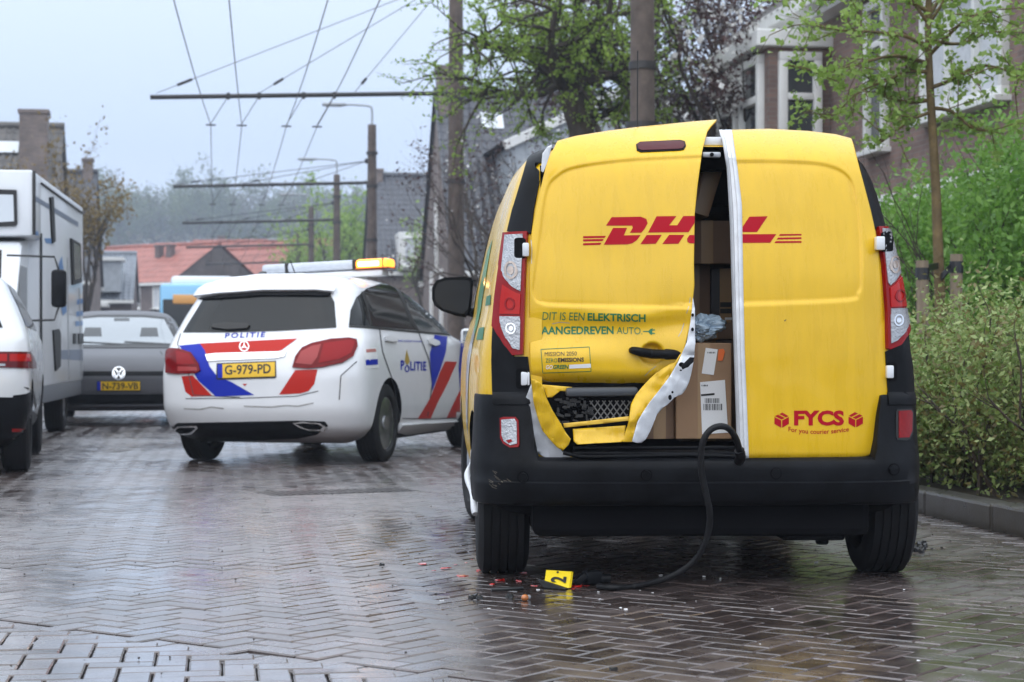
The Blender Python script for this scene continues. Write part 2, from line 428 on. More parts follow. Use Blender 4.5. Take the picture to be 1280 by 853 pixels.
# ================================================================== ground, road, bricks, kerb
def brick_mat(name, tiny=False):
    m = bpy.data.materials.new(name); m.use_nodes = True; t = m.node_tree; b = t.nodes['Principled BSDF']
    def nn(k, **kw):
        n = t.nodes.new(k)
        for a, v in kw.items(): setattr(n, a, v)
        return n
    geo = nn('ShaderNodeNewGeometry'); lk = t.links.new
    big = nn('ShaderNodeTexNoise'); big.inputs['Scale'].default_value = .55; big.inputs['Detail'].default_value = 4
    lk(geo.outputs['Position'], big.inputs['Vector'])
    fine = nn('ShaderNodeTexNoise'); fine.inputs['Scale'].default_value = 90; fine.inputs['Detail'].default_value = 6
    lk(geo.outputs['Position'], fine.inputs['Vector'])
    mid = nn('ShaderNodeTexNoise'); mid.inputs['Scale'].default_value = 7; mid.inputs['Detail'].default_value = 5
    lk(geo.outputs['Position'], mid.inputs['Vector'])
    at = nn('ShaderNodeAttribute', attribute_name='tone')
    ramp = nn('ShaderNodeValToRGB'); e = ramp.color_ramp.elements
    e[0].color = (.040, .030, .028, 1); e[1].color = (.135, .102, .092, 1)
    x = e.new(.45); x.color = (.070, .051, .046, 1); x = e.new(.75); x.color = (.098, .076, .072, 1)
    mixf = nn('ShaderNodeMath', operation='MULTIPLY_ADD'); mixf.inputs[1].default_value = .35; lk(mid.outputs['Fac'], mixf.inputs[0])
    sc_ = nn('ShaderNodeMath', operation='MULTIPLY_ADD'); sc_.inputs[1].default_value = .75; sc_.inputs[2].default_value = -.05
    lk(at.outputs['Fac'], sc_.inputs[0]); lk(sc_.outputs[0], mixf.inputs[2])
    if tiny:
        vo = nn('ShaderNodeTexVoronoi'); vo.inputs['Scale'].default_value = 7; lk(geo.outputs['Position'], vo.inputs['Vector'])
        lk(vo.outputs['Color'], mixf.inputs[2])
    lk(mixf.outputs[0], ramp.inputs[0])
    fr = nn('ShaderNodeMapRange'); fr.inputs[1].default_value = .35; fr.inputs[2].default_value = .7; fr.inputs[3].default_value = .78; fr.inputs[4].default_value = 1.2
    lk(fine.outputs['Fac'], fr.inputs[0])
    sc2 = nn('ShaderNodeVectorMath', operation='SCALE'); lk(ramp.outputs[0], sc2.inputs[0]); lk(fr.outputs[0], sc2.inputs['Scale'])
    lk(sc2.outputs[0], b.inputs['Base Color'])
    # wetness: mostly a thin film, some drier patches
    rr = nn('ShaderNodeMapRange'); rr.inputs[1].default_value = .40; rr.inputs[2].default_value = .66; rr.inputs[3].default_value = .17; rr.inputs[4].default_value = .38
    lk(big.outputs['Fac'], rr.inputs[0])
    ra = nn('ShaderNodeMapRange'); ra.inputs[1].default_value = .35; ra.inputs[2].default_value = .65; ra.inputs[3].default_value = -.05; ra.inputs[4].default_value = .09
    lk(mid.outputs['Fac'], ra.inputs[0])
    ad = nn('ShaderNodeMath', operation='ADD'); lk(rr.outputs[0], ad.inputs[0]); lk(ra.outputs[0], ad.inputs[1]); lk(ad.outputs[0], b.inputs['Roughness'])
    b.inputs['IOR'].default_value = 1.5; b.inputs['Specular IOR Level'].default_value = .6; b.inputs['Coat Weight'].default_value = 1.0; b.inputs['Coat IOR'].default_value = 1.45; lk(ad.outputs[0], b.inputs['Coat Roughness'])
    bp = nn('ShaderNodeBump'); bp.inputs['Strength'].default_value = .12; bp.inputs['Distance'].default_value = .004
    hm = nn('ShaderNodeMath', operation='ADD'); lk(fine.outputs['Fac'], hm.inputs[0]); lk(mid.outputs['Fac'], hm.inputs[1])
    lk(hm.outputs[0], bp.inputs['Height']); lk(bp.outputs[0], b.inputs['Normal'])
    return m
m_brick = brick_mat('wet_clay_brick'); m_brickfar = brick_mat('wet_brick_far', True)
m_joint = mat('joint_sand', (.016, .013, .011), .85, var=.4, scale=30, bump=.3, bscale=200, spec=.15)
m_soil = mat('wet_soil', (.045, .036, .026), .7, var=.4, scale=5, bump=.4, bscale=40)
m_kerb = mat('wet_kerb_concrete', (.06, .057, .053), .35, var=.3, scale=7, bump=.15, bscale=90, rvar=.12)
m_grass = mat('far_ground', (.06, .075, .03), .8, var=.3, scale=.3)
gr = pyd('ground', [(-700, -60, -.06), (700, -60, -.06), (700, 900, -.06), (-700, 900, -.06)], [(0, 1, 2, 3)], m_grass); tag(gr, kind='structure')
def street_quad(name, l0, l1, a0, a1, z, m, parent=None):
    return pyd(name, [S(l0, a0, z), S(l1, a0, z), S(l1, a1, z), S(l0, a1, z)], [(0, 1, 2, 3)], m, parent)
KERB = 4.0; LKERB = -4.6
road = street_quad('road', LKERB, KERB, -4, 420, -.012, m_joint); tag(road, kind='structure')
FAR_A = 46.0
rf = street_quad('far_paving', LKERB, KERB, FAR_A + .02, 415, -.002, m_brickfar, road); tag(rf, kind='stuff')
# --- bricks
JX = .0065; BL, BW = .2, .1
def brick_mesh(tone, tilt, wx=BL - JX, wy=BW - JX):
    b = .005; V = []
    for (ix, z) in ((b, 0.0), (0, -.0045), (0, -.03)):
        hx, hy = wx / 2 - ix, wy / 2 - ix
        for sx, sy in ((-1, -1), (1, -1), (1, 1), (-1, 1)): V.append((sx * hx, sy * hy, z + sx * hx * tilt[0] + sy * hy * tilt[1]))
    Fc = [(0, 1, 2, 3)]
    for r in (0, 4):
        for k in range(4): Fc.append((r + 4 + k, r + 4 + (k + 1) % 4, r + (k + 1) % 4, r + k))
    return V, Fc
rngb = random.Random(3)
VARS = []
for k in range(24):
    V, Fc = brick_mesh(0, (rngb.gauss(0, .006), rngb.gauss(0, .008)))
    me = bpy.data.meshes.new('brick'); me.from_pydata(V, [], Fc); me.update(); me.materials.append(m_brick)
    tn = rngb.random(); at = me.attributes.new('tone', 'FLOAT', 'POINT'); at.data.foreach_set('value', [tn] * 12)
    VARS.append((me, np.array(V), tn))
# boundary of the band of soldier bricks in the near corner
B0, B1 = G(0, 781), G(300, 816)
bd = (B1 - B0).normalized(); bn = Vector((bd.y, -bd.x, 0))      # bn points to the camera side
if bn.y > 0: bn = -bn
spots = []
cth = SYAW + R(45); ca, sa = math.cos(cth), math.sin(cth)
N = 340
for i in range(-80, 420):
    for j in range(-80, 520):
        k = (i - j) % 4
        if k == 0: u, v, ro = (i + 1) * BW, (j + .5) * BW, 0
        elif k == 2: u, v, ro = (i + .5) * BW, j * BW, 1
        else: continue
        x = u * ca - v * sa; y = u * sa + v * ca
        y += 2.0
        if y < 3.5 or y > FAR_A + 8 or abs(x) > .36 * y + 1.2: continue
        lat = x * SN.x + y * SN.y; al = x * SD.x + y * SD.y
        if lat > KERB - .05 or lat < LKERB + .05 or al > FAR_A: continue
        q = Vector((x, y, 0)) - B0
        if q.dot(bn) > .13: continue
        spots.append((x, y, cth + ro * math.pi / 2, -.0055 if q.dot(bn) > -.06 else 0))
c2, s2 = math.cos(SYAW), math.sin(SYAW)
for i in range(-90, 90):
    for j in range(20, 95):
        k = (i + j) % 4
        if k == 0: u, v, ro = (i + 1) * BW, (j + .5) * BW, 0
        elif k == 2: u, v, ro = (i + .5) * BW, (j + 1) * BW, 1
        else: continue
        x = u * c2 - v * s2; y = u * s2 + v * c2
        if y < 3.5 or abs(x) > .4 * y + 1: continue
        if (Vector((x, y, 0)) - B0).dot(bn) < .0: continue
        spots.append((x, y, SYAW + ro * math.pi / 2, .0))
dx_ = (G(600, 660)).xy
def dist(s): return s[1]
vis = [s for s in spots if s[1] > 5.55 and abs(s[0]) < .262 * s[1]]
vis.sort(key=dist); near = set(vis[:300])
rest = [s for s in spots if s not in near]
def sag(x, y):   # slight settling of the old road surface
    return .004 * noise.noise((x * .5, y * .35, 1.0)) - .010 * math.exp(-(((x + 2.4) / 1.9) ** 2 + ((y - 8.55) / .22) ** 2))
for s in vis[:300]:
    me = VARS[rngb.randrange(24)][0]
    o = bpy.data.objects.new('brick', me); COL.objects.link(o); o.parent = road
    o.location = (s[0], s[1], rngb.gauss(0, .0008) + sag(s[0], s[1]) + s[3]); o.rotation_euler = (0, 0, s[2] + rngb.gauss(0, .008))
nb = len(rest); AV = np.empty((nb, 12, 3)); TN = np.empty((nb, 12)); rn = np.random.default_rng(5)
for i, s in enumerate(rest):
    me, V, tn = VARS[rn.integers(24)]; c, d = math.cos(s[2]), math.sin(s[2])
    AV[i, :, 0] = V[:, 0] * c - V[:, 1] * d + s[0]; AV[i, :, 1] = V[:, 0] * d + V[:, 1] * c + s[1]
    AV[i, :, 2] = V[:, 2] + rn.normal() * .0008 + sag(s[0], s[1]) + s[3]; TN[i] = rn.random()
bf = np.array([f for f in VARS[0][0].polygons and [tuple(p.vertices) for p in VARS[0][0].polygons]], dtype=np.int32)
LI = (bf[None] + (np.arange(nb, dtype=np.int32) * 12)[:, None, None]).reshape(-1)
me = bpy.data.meshes.new('paving_bricks'); me.vertices.add(nb * 12); me.vertices.foreach_set('co', AV.reshape(-1))
me.loops.add(len(LI)); me.loops.foreach_set('vertex_index', LI); npoly = nb * 9
me.polygons.add(npoly); me.polygons.foreach_set('loop_start', np.arange(0, npoly * 4, 4, dtype=np.int32))
me.update(calc_edges=True); me.shade_flat(); a_ = me.attributes.new('tone', 'FLOAT', 'POINT'); a_.data.foreach_set('value', TN.reshape(-1))
pb = link('paving_bricks', me, m_brick, road); tag(pb, kind='stuff')
print('bricks', nb + 300)
# --- kerb of separate stones, verge and pavement behind it
kerb = empty('kerb', S(KERB, 0, 0), SYAW); tag(kerb, kind='structure')
bm = boxes([((.08, .5, .02), (.16, .992, .22))], .018); kme = bpy.data.meshes.new('kerb_stone'); bm.to_mesh(kme); bm.free(); kme.materials.append(m_kerb)
for k in range(0, 70):
    o = bpy.data.objects.new('kerb_stone', kme); COL.objects.link(o); o.parent = kerb; o.location = (rngb.gauss(0, .002), k, rngb.gauss(0, .002)); o.rotation_euler = (0, 0, rngb.gauss(0, .0015))
lk_ = empty('kerb', S(LKERB - .16, 0, 0), SYAW); tag(lk_, kind='structure')
for k in range(14, 70):
    o = bpy.data.objects.new('kerb_stone', kme); COL.objects.link(o); o.parent = lk_; o.location = (0, k, 0)
vg = street_quad('verge_soil', KERB + .15, 8.6, -4, 120, .10, m_soil); tag(vg, kind='structure')
pv = street_quad('pavement', -8.6, LKERB - .15, -4, 150, .10, m_brickfar); tag(pv, kind='structure')
yd = street_quad('front_yard', 8.6, 60, -4, 200, .09, m_soil); tag(yd, kind='structure')
yl = street_quad('front_yard', -80, -8.6, -4, 200, .09, m_soil); tag(yl, kind='structure')
# --- drain channel in the road
m_iron = mat('cast_iron', (.07, .065, .065), .3, var=.3, scale=20)
a0, a1 = G(330, 618), G(512, 612); dv = a1 - a0; ln = dv.length; yw = math.atan2(dv.y, dv.x)
dr = empty('drain_grate', (a0 + a1) / 2 + Vector((0, 0, .0)), yw, 'long cast iron drain grate set flush in the brick road behind the white patrol car', 'drain grate')
obj('frame', boxes([((0, .19, .0), (ln, .02, .004)), ((0, -.19, .0), (ln, .02, .004)), ((-ln / 2, 0, .0), (.02, .36, .004)), ((ln / 2, 0, .0), (.02, .36, .004))], .002), m_iron, dr)
for k in range(20):
    obj('bar', boxes([((-ln / 2 + ln * (k + .5) / 20, 0, .0015), (.03, .36, .006))]), m_iron, dr)
obj('pit', boxes([((0, 0, .0006), (ln - .03, .35, .002))]), m_joint, dr)
# ================================================================== delivery van
VYAW = R(2.17)      # turned a little to the left
van = empty('delivery_van', (0.755, 7.8, 0), VYAW, 'yellow panel van with torn rear doors and black bumper', 'van')
VM = wm(van); VMi = VM.inverted(); VE = VMi @ EYE
def vl(px, py, yl):
    """photo pixel -> van space on the plane y = yl"""
    d = VMi.to_3x3() @ ray(px, py); t = (yl - VE.y) / d.y
    return VE + d * t
VP_ = Prof([(.24, .80, .30, 4.05), (.32, .86, .10, 4.16), (.45, .895, .05, 4.22), (.60, .91, .04, 4.24), (.75, .912, .04, 4.20), (.90, .905, .04, 4.1), (1.0, .888, .042, 3.9),
            (1.08, .868, .046, 3.6), (1.2, .85, .052, 3.32), (1.4, .808, .085, 3.06), (1.6, .757, .13, 2.78), (1.69, .718, .165, 2.6), (1.74, .67, .215, 2.45), (1.768, .56, .28, 2.25), (1.785, .42, .40, 2.0), (1.795, .15, .7, 1.6)], n=4.2, cr=.32, cf=.6)
def vrear(x, z):      # door skin: follows the tail, then rolls over to the roof
    d = max(0, z - 1.68); return VP_.rear(x, min(z, 1.68)) + .55 * d + 5 * d * d
WR = .315; AX_R, AX_F = .62, 3.32
def taper(bm):
    for v in bm.verts: v.co.x *= .957 + .043 * min(1, max(0, v.co.y / .9))
    return bm
body = obj('body', taper(VP_.bm(70)), m_yel, van)
cut = []
bm = bmesh.new(); box(bm, (0, .75, 1.1), (1.27, 3.5, 1.16)); cut.append((bm, m_dark))
bm = bmesh.new(); box(bm, (.03, .10, 1.5), (.36, .6, .52)); cut.append((bm, m_dark))
for sx in (-1, 1):
    for ya in (AX_R, AX_F):
        bm = bmesh.new(); cyl(bm, (sx * .80, ya, .31), .375, .56, 'X', 40); cut.append((bm, m_dark))
boolcut(body, cut)
di = [i for i, m_ in enumerate(body.data.materials) if m_ == m_dark][0]
for p_ in body.data.polygons:
    if p_.center.z < .46 and p_.center.y < .42: p_.material_index = di
m_cargo = mat('cargo_lining', (.035, .034, .036), .7, var=.2, scale=5)
def liner():
    bm = bmesh.new()
    box(bm, (0, 1.2, .508), (1.24, 2.2, .02)); box(bm, (-.62, 1.25, 1.08), (.012, 2.1, 1.1)); box(bm, (.62, 1.25, 1.08), (.012, 2.1, 1.1)); box(bm, (0, 2.4, 1.08), (1.24, .02, 1.1))
    return bm
obj('cargo_lining', liner(), m_cargo, van)
# underside, with long low boxes added to keep light from passing beneath
bm = boxes([((0, .9, .23), (1.2, 1.3, .08)), ((.0, AX_R, .27), (1.35, .09, .09)), ((.45, .25, .24), (.25, .3, .12)), ((-.3, .3, .25), (.5, .2, .06)), ((0, 2.3, .22), (1.4, 2.2, .06)), ((0, 2.0, .21), (1.15, 1.7, .14)), ((0, 3.5, .2), (1.2, .8, .1))], .01)
obj('underbody_light_block', bm, m_dark, van)
# --- wheels
def wheel(parent, c, r, wd, rimr, face=1, spokes=7, rimmat=None, cover=False, steer=0.0):
    tm = bmesh.new(); prof = []
    hw = wd / 2
    ring = [(-hw * .72, rimr), (-hw * .95, rimr + .02), (-hw, (r + rimr) / 2), (-hw * .93, r - .025), (-hw * .8, r - .006)]
    gr_ = []
    ng = 4
    for k in range(ng + 1):
        a = -hw * .8 + 1.6 * hw * k / (ng + 1) ; b_ = -hw * .8 + 1.6 * hw * (k + 1) / (ng + 1)
        gr_ += [(a + .004, r), (b_ - .004, r)]
        if k < ng: gr_ += [(b_ - .004, r - .008), (b_ + .004, r - .008)]
    ring += gr_ + [(-x, y) for x, y in ring[::-1]]
    seg = 48; vs = []
    for k in range(seg):
        an = 2 * math.pi * k / seg
        vs.append([tm.verts.new((x, math.cos(an) * y, math.sin(an) * y)) for x, y in ring])
    for k in range(seg):
        for i in range(len(ring) - 1):
            tm.faces.new((vs[k][i], vs[k][i + 1], vs[(k + 1) % seg][i + 1], vs[(k + 1) % seg][i]))
    o = obj('wheel', tm, m_rub, parent, 40, True); o.location = c; o.rotation_euler = (0, 0, steer)
    rm = bmesh.new(); x0 = face * hw * .62
    for k in range(32):
        a, b_ = 2 * math.pi * k / 32, 2 * math.pi * (k + 1) / 32
        for (xa, ra, xb, rb) in ((face * hw * .75, rimr + .004, x0, rimr - .02), (x0, rimr - .02, -face * hw * .5, rimr - .03)):
            rm.faces.new([rm.verts.new(q) for q in ((xa, ra * math.cos(a), ra * math.sin(a)), (xa, ra * math.cos(b_), ra * math.sin(b_)), (xb, rb * math.cos(b_), rb * math.sin(b_)), (xb, rb * math.cos(a), rb * math.sin(a)))])
    for k in range(spokes):
        an = 2 * math.pi * k / spokes
        rt = Matrix.Rotation(an, 3, 'X')
        box(rm, rt @ Vector((x0, 0, rimr * .52)), (.022, rimr * (.62 if cover else .26), rimr * .92), rt, .004)
    cyl(rm, (x0, 0, 0), rimr * .28, .04, 'X', 20)
    bmesh.ops.remove_doubles(rm, verts=rm.verts, dist=.0005)
    obj('rim', rm, rimmat or m_alu, o, 35, True)
    bd_ = bmesh.new(); cyl(bd_, (x0 - face * .05, 0, 0), rimr * .95, .02, 'X', 24); obj('brake_disc', bd_, m_dark, o)
    return o
SHX = .025
wheel(van, (-.80 + SHX, AX_R, WR), WR, .215, .20, -1)
wheel(van, (.80 + SHX, AX_R, WR), WR, .215, .20, 1)
wheel(van, (-.78, AX_F, WR), WR, .2, .20, -1, steer=.12); wheel(van, (.78, AX_F, WR), WR, .2, .20, 1, steer=.12)
# --- bumper: profile swept round the tail
def bumper():
    bm = bmesh.new(); rows = []
    n = 120
    for i in range(n + 1):
        u = -1 + 2 * i / n; sg = 1 if u > 0 else -1; a = abs(u)
        # path: rear then side
        if a < .80:
            th = R(90 * (a / .80)); x = .915 * math.sin(th) ** (2 / 4.2); y = .04 + .30 * (1 - max(math.cos(th), 0) ** (2 / 4.2))
        else: x = .915; y = .34 + (a - .8) * .5
        nx, ny = (0, -1)
        if a >= .80: nx, ny = 1, 0
        else:
            th2 = th; e = 2 / 4.2
            nx = (x / .915) ** 3.2; ny = -max(1 - (y - .04) / .30, 0) ** 3.2; l = math.hypot(nx, ny); nx /= l; ny /= l
        s = min(max((abs(x) - (.690 if u > 0 else .672)) / .05, 0), 1); s = s * s * (3 - 2 * s)
        zt = .515 + s * .245
        if a >= .8: zt = .76 - (a - .8) * .75
        zb = .325 if a < .8 else .325 + (a - .8) * .6
        fl = 1 - max(0, (a - .8) / .2)
        offs = [(zb - .0, .0), (zb + .006, .045), (zb + .03, .068), (.40, .082), (.418, .088), (.424, .078), (.47, .088), (.500, .082)]
        top = [(zt - .012, .07 - .05 * s), (zt, .055 - .045 * s), (zt + .002, .0 - .03), (zt, -.06)]
        mids = [(.500 + (zt - .512) * f_, .08 - .06 * s * f_ ** .7) for f_ in (.25, .5, .75)] if s > .02 else [(.502, .08), (.503, .079), (.504, .078)]
        row = []
        for z, o_ in offs + mids + top:
            o_ = o_ * (fl if o_ > .02 else 1) + (.006 if a >= .8 else 0)
            row.append(bm.verts.new((sg * (x + nx * o_ * .25), y + ny * o_, z)))
        rows.append(row)
    for a_, b_ in zip(rows[:-1], rows[1:]):
        for k in range(len(a_) - 1): bm.faces.new((a_[k], b_[k], b_[k + 1], a_[k + 1]))
    return bm
bm = bmesh.new(); box(bm, (0, .30, .28), (1.34, .46, .16), None, .03); obj('rear_valance', bm, m_dark, van)
bump = obj('rear_bumper', taper(bumper()), m_black, van, 45, True)
VS = Surf(van, [body, bump])
# --- parking sensors, scuffs
for x, y in ((654, 597), (808, 594), (970, 592), (1117, 587)):
    lay('parking_sensor', tess([ell(x, y, 5.5, 5.8, 16)], 4), VS.px, m_black, van, .004, .0)
    lay('parking_sensor', tess(ring2(x, y, 7.4, 7.8, 1.6, 16), 4), VS.px, m_dark, van, 0, .0015)
# --- scuffs on the bumper corner
m_scuff = mat('road_scuff', (.10, .085, .065), .7, var=.5, scale=80)
rq = random.Random(14)
for k in range(16):
    x, y = rq.uniform(609, 634), rq.uniform(588, 612); l_ = rq.uniform(2, 7)
    lay('scuff', tess(stroke([(x, y), (x + l_, y + l_ * rq.uniform(.3, .9))], rq.uniform(.5, 1.1)), 4), VS.px, m_scuff, bump, 0, .0015)
# --- rear doors -------------------------------------------------------------
def itp(tab, v):
    if v <= tab[0][0]: return tab[0][1]
    for (a, b), (c, d) in zip(tab[:-1], tab[1:]):
        if v <= c: return b + (d - b) * (v - a) / (c - a)
    return tab[-1][1]
def sdist(poly, closed, x, y):
    best = 1e9
    for (a, b) in zip(poly, poly[1:] + ([poly[0]] if closed else [])):
        if a == b: continue
        dx, dy = b[0] - a[0], b[1] - a[1]; t = max(0, min(1, ((x - a[0]) * dx + (y - a[1]) * dy) / (dx * dx + dy * dy)))
        best = min(best, math.hypot(x - a[0] - t * dx, y - a[1] - t * dy))
    return best
def inside(poly, x, y):
    c = False; j = len(poly) - 1
    for i in range(len(poly)):
        xi, yi = poly[i]; xj, yj = poly[j]
        if (yi > y) != (yj > y) and x < (xj - xi) * (y - yi) / (yj - yi) + xi: c = not c
        j = i
    return c
def smooth_poly(pl, n=5):
    return [tuple(p[:2]) for p in spline([(a, b, 0) for a, b in pl], n)]
LG = smooth_poly([(900, 196), (869, 197), (781, 201.6), (721, 210), (697, 221), (684, 240), (675, 300), (668.5, 352), (668.5, 367), (676, 377.5), (711, 381), (866, 384), (900, 385)])
RG = smooth_poly([(880, 202), (921.5, 202.6), (1001, 204), (1036, 208.6), (1057, 219), (1067.5, 238.5), (1074.5, 288), (1076, 351), (1071, 367), (1057, 374), (932, 379), (880, 379)])
def emboss(poly, x, y, depth=.010, wd=2.6):
    d = sdist(poly, False, x, y); ins = inside(poly, x, y)
    s = max(-1, min(1, (d if ins else -d) / wd)); t = .5 + .5 * s; t = t * t * (3 - 2 * t)
    return depth * t + .004 * math.exp(-(d / 2.0) ** 2)
def gauss(x, y, cx, cy, sx, sy): return math.exp(-(((x - cx) / sx) ** 2 + ((y - cy) / sy) ** 2))
def doorL(px, py):
    """left rear door skin: pushed in low down, peeled up at the top"""
    dd = -.012
    dd += emboss(LG, px, py)
    dd += .030 * gauss(px, py, 730, 415, 75, 20) - .018 * gauss(px, py, 700, 447, 60, 22) + .020 * gauss(px, py, 850, 405, 40, 16)
    dd += -.012 * gauss(px, py, 790, 395, 55, 9) + .012 * gauss(px, py, 760, 330, 60, 45)
    dd += .07 * max(0, (py - 462) / 22) ** 2 * (1 if px < 815 else .4)
    dd += -.03 * gauss(px, py, 895, 150, 30, 30) - .02 * max(0, (px - 820) / 50) ** 2 * (1 if py > 380 else .4)
    dd += .0012 * noise.noise((px * .022, py * .022, 3.0)) + (.0016 * noise.noise((px * .06, py * .06, 9.0)) * min(1, max(0, (py - 375) / 40)))
    rc = math.hypot((px - 815) / 15.5, (py - 442) / 14.5); tc_ = min(1, max(0, (1 - rc) / .4)); dd += .034 * tc_ * tc_ * (3 - 2 * tc_)
    y = dd + .08
    for _ in range(4):
        q = vl(px, py, y); y = vrear(max(-.60, min(.60, q.x)), q.z) + dd + max(0, abs(q.x) - .60) * .35
    return vl(px, py, y)
def doorR(px, py):
    dd = -.014 + emboss(RG, px, py) - .055 * max(0, (1105 - px) / 175) ** 1.3
    dd += .0012 * noise.noise((px * .03, py * .03, 6.0))
    dd += .012 * max(0, (px - 1080) / 30) ** 2 + .02 * max(0, (py - 566) / 10) ** 2
    y = dd + .08
    for _ in range(4):
        q = vl(px, py, y); y = vrear(max(-.60, min(.60, q.x)), q.z) + dd + max(0, abs(q.x) - .60) * .35
    return vl(px, py, y)
def nrm_of(fn):
    def g(x, y):
        p = fn(x, y); a = fn(x + .6, y) - p; b = fn(x, y + .6) - p; n = a.cross(b).normalized()
        return p, (n if n.y < 0 else -n)
    return g
def panel(name, fn, Lt, Rt, Tt, Bt, nu, nv, m):
    V, Fc = [], []
    for j in range(nv + 1):
        for i in range(nu + 1):
            u, v = i / nu, j / nv; y = 160 + v * 400; x = 0
            for _ in range(6):
                x = itp(Lt, y) * (1 - u) + itp(Rt, y) * u; y = itp(Tt, x) * (1 - v) + itp(Bt, x) * v
            V.append(fn(x, y))
    for j in range(nv):
        for i in range(nu):
            a = j * (nu + 1) + i; Fc.append((a, a + 1, a + nu + 2, a + nu + 1))
    o = pyd(name, V, Fc, m, van, 60)
    md = o.modifiers.new('thick', 'SOLIDIFY'); md.thickness = .006; md.offset = 1
    bm_ = bmesh.new(); bm_.from_mesh(o.data); bm_.normal_update()
    if sum(f.normal.y for f in bm_.faces) < 0: md.offset = -1
    bm_.free()
    return o
LTab = [(176, 697), (190, 690), (209, 682), (260, 670), (291, 664.5), (337, 661.5), (380, 661.5), (440, 662), (468, 663.4), (486, 667)]
RTab = [(150, 896), (157, 889), (164, 884), (187, 878), (232, 872), (267, 868.5), (330, 867.4), (357, 868), (385, 865), (403, 863), (430, 857), (450, 851), (470, 840), (486, 815)]
TTab = [(661, 185), (690, 178.5), (697, 176), (720, 170), (760, 163.5), (800, 158.5), (840, 154.5), (870, 151.5), (896, 149.5)]
BTab = [(661, 474), (675, 482), (700, 485), (740, 486), (800, 484), (812, 476), (822, 466), (838, 457), (852, 449), (900, 445)]
dl = panel('rear_door', doorL, LTab, RTab, TTab, BTab, 120, 150, m_yel); dl['label'] = 'dented yellow rear door with torn lower corner'
RL = [(160, 914), (165, 915), (210, 921.5), (256, 927), (351, 928.6), (439, 930.5), (576, 936)]
RR = [(160, 1058), (168, 1062), (180, 1067), (210, 1074.5), (263, 1088.6), (288, 1094), (323, 1099), (386, 1104.5), (455, 1107.5), (490, 1110), (540, 1110.4), (556, 1107), (566, 1098), (572, 1085), (578, 1075)]
RT = [(910, 162.5), (960, 161), (1010, 163.8), (1045, 168), (1064, 173), (1080, 180)]
RB = [(930, 577), (1008, 575), (1075, 573), (1090, 570), (1104, 560), (1112, 548)]
dr_ = panel('rear_door', doorR, RL, RR, RT, RB, 110, 160, m_yel); dr_['label'] = 'intact yellow rear door standing slightly open'
DLn, DRn = nrm_of(doorL), nrm_of(doorR)
# white folded edge of the right door
m_wmet = mat('white_sheet_metal', (.74, .76, .79), .35, coat=.3, var=.12, scale=14)
V, Fc = [], []
SL = [(163, 899), (166, 898.7), (175, 903), (210, 909), (281, 913), (386, 916), (439, 918), (571, 922), (576, 924)]
prof_ = [(0, .07), (.28, .055), (.36, .02), (.62, .012), (.70, -.002), (1, .002)]
for j in range(61):
    y = 163 + 413 * j / 60; a, b_ = itp(SL, y), itp(RL, y)
    base = doorR(b_, y).y
    for u, d in prof_: V.append(vl(a + (b_ - a) * u, y, base + d - .002))
n_ = len(prof_)
for j in range(60):
    for i in range(n_ - 1): k = j * n_ + i; Fc.append((k, k + 1, k + n_ + 1, k + n_))
we = pyd('door_edge', V, Fc, m_wmet, dr_, 30); md = we.modifiers.new('t', 'SOLIDIFY'); md.thickness = .003
# torn lower part of the left door: sheet pieces with their own folds
def sheet(name, px_pts, m, parent, yfn, step=5, thick=.0016, crum=.006, seed=0.0):
    bm = tess([px_pts], step)
    for v in bm.verts:
        x, y = v.co.x, v.co.y
        d = yfn(x, y) + crum * 1.6 * (.3 - abs(noise.noise((x * .045, y * .045, seed)))) + crum * .7 * (.3 - abs(noise.noise((x * .13, y * .13, seed + 4))))
        v.co = vl(x, y, d)
    bm.normal_update()
    o = obj(name, bm, m, parent, 50); md = o.modifiers.new('t', 'SOLIDIFY'); md.thickness = thick
    return o
TEAR = [(857, 428), (855, 436), (848, 450), (837, 471), (824, 488), (812, 503), (804, 515), (797, 527), (793, 541), (790, 552.5), (779, 552.5), (782, 540), (786, 527), (788, 512), (789, 505), (795, 494), (803, 484), (812, 474), (821, 466), (836, 456), (848, 451.5)]
sheet('torn_skin', TEAR, m_yel, dl, lambda x, y: -.035 - .03 * gauss(x, y, 800, 520, 30, 40) + .05 * max(0, ((821 + (466 - y) * .5) - x) / 25), 4, seed=1.0, crum=.016)
FLAN = [(866, 372), (868.5, 385), (868.5, 400), (869, 430), (867, 451), (864, 466), (861, 478), (856, 488), (852, 493), (843, 497), (834, 506), (828, 510), (821, 518), (817, 528), (812, 540), (807, 549), (802, 553.5), (796, 554), (790, 552), (793, 541), (797, 527), (804, 515), (812, 503), (824, 488), (837, 471), (848, 452), (855, 436), (858.5, 428), (863, 403), (865, 386)]
sheet('inner_flange', FLAN, m_wmet, dl, lambda x, y: -.05 + .045 * math.sin((x + y * .6) * .055) * min(1, max(0, (y - 440) / 60)) + .0012 * (x - 850) * (1 if y > 440 else 0), 4, seed=2.0, crum=.012)
for x, y, rx, ry in ((865.8, 394, 1.7, 2.2), (865.6, 412, 1.8, 2.4), (852, 456, 3.6, 3.0), (837.5, 497, 2.2, 3.4), (840.5, 490.5, 1.4, 1.6), (851, 463, 1.6, 1.0)):
    sheet('bolt_hole', ell(x, y, rx, ry, 12), m_dark, dl, lambda a, b_: -.088 - (.02 if b_ > 450 else 0) + (.035 if b_ < 430 else 0), 4, .002, 0)
sheet('latch', [(857, 452), (862, 447), (867, 447), (866.5, 453), (860, 459), (853, 462), (851, 458)], m_black, dl, lambda x, y: -.115, 4, .012, .003)
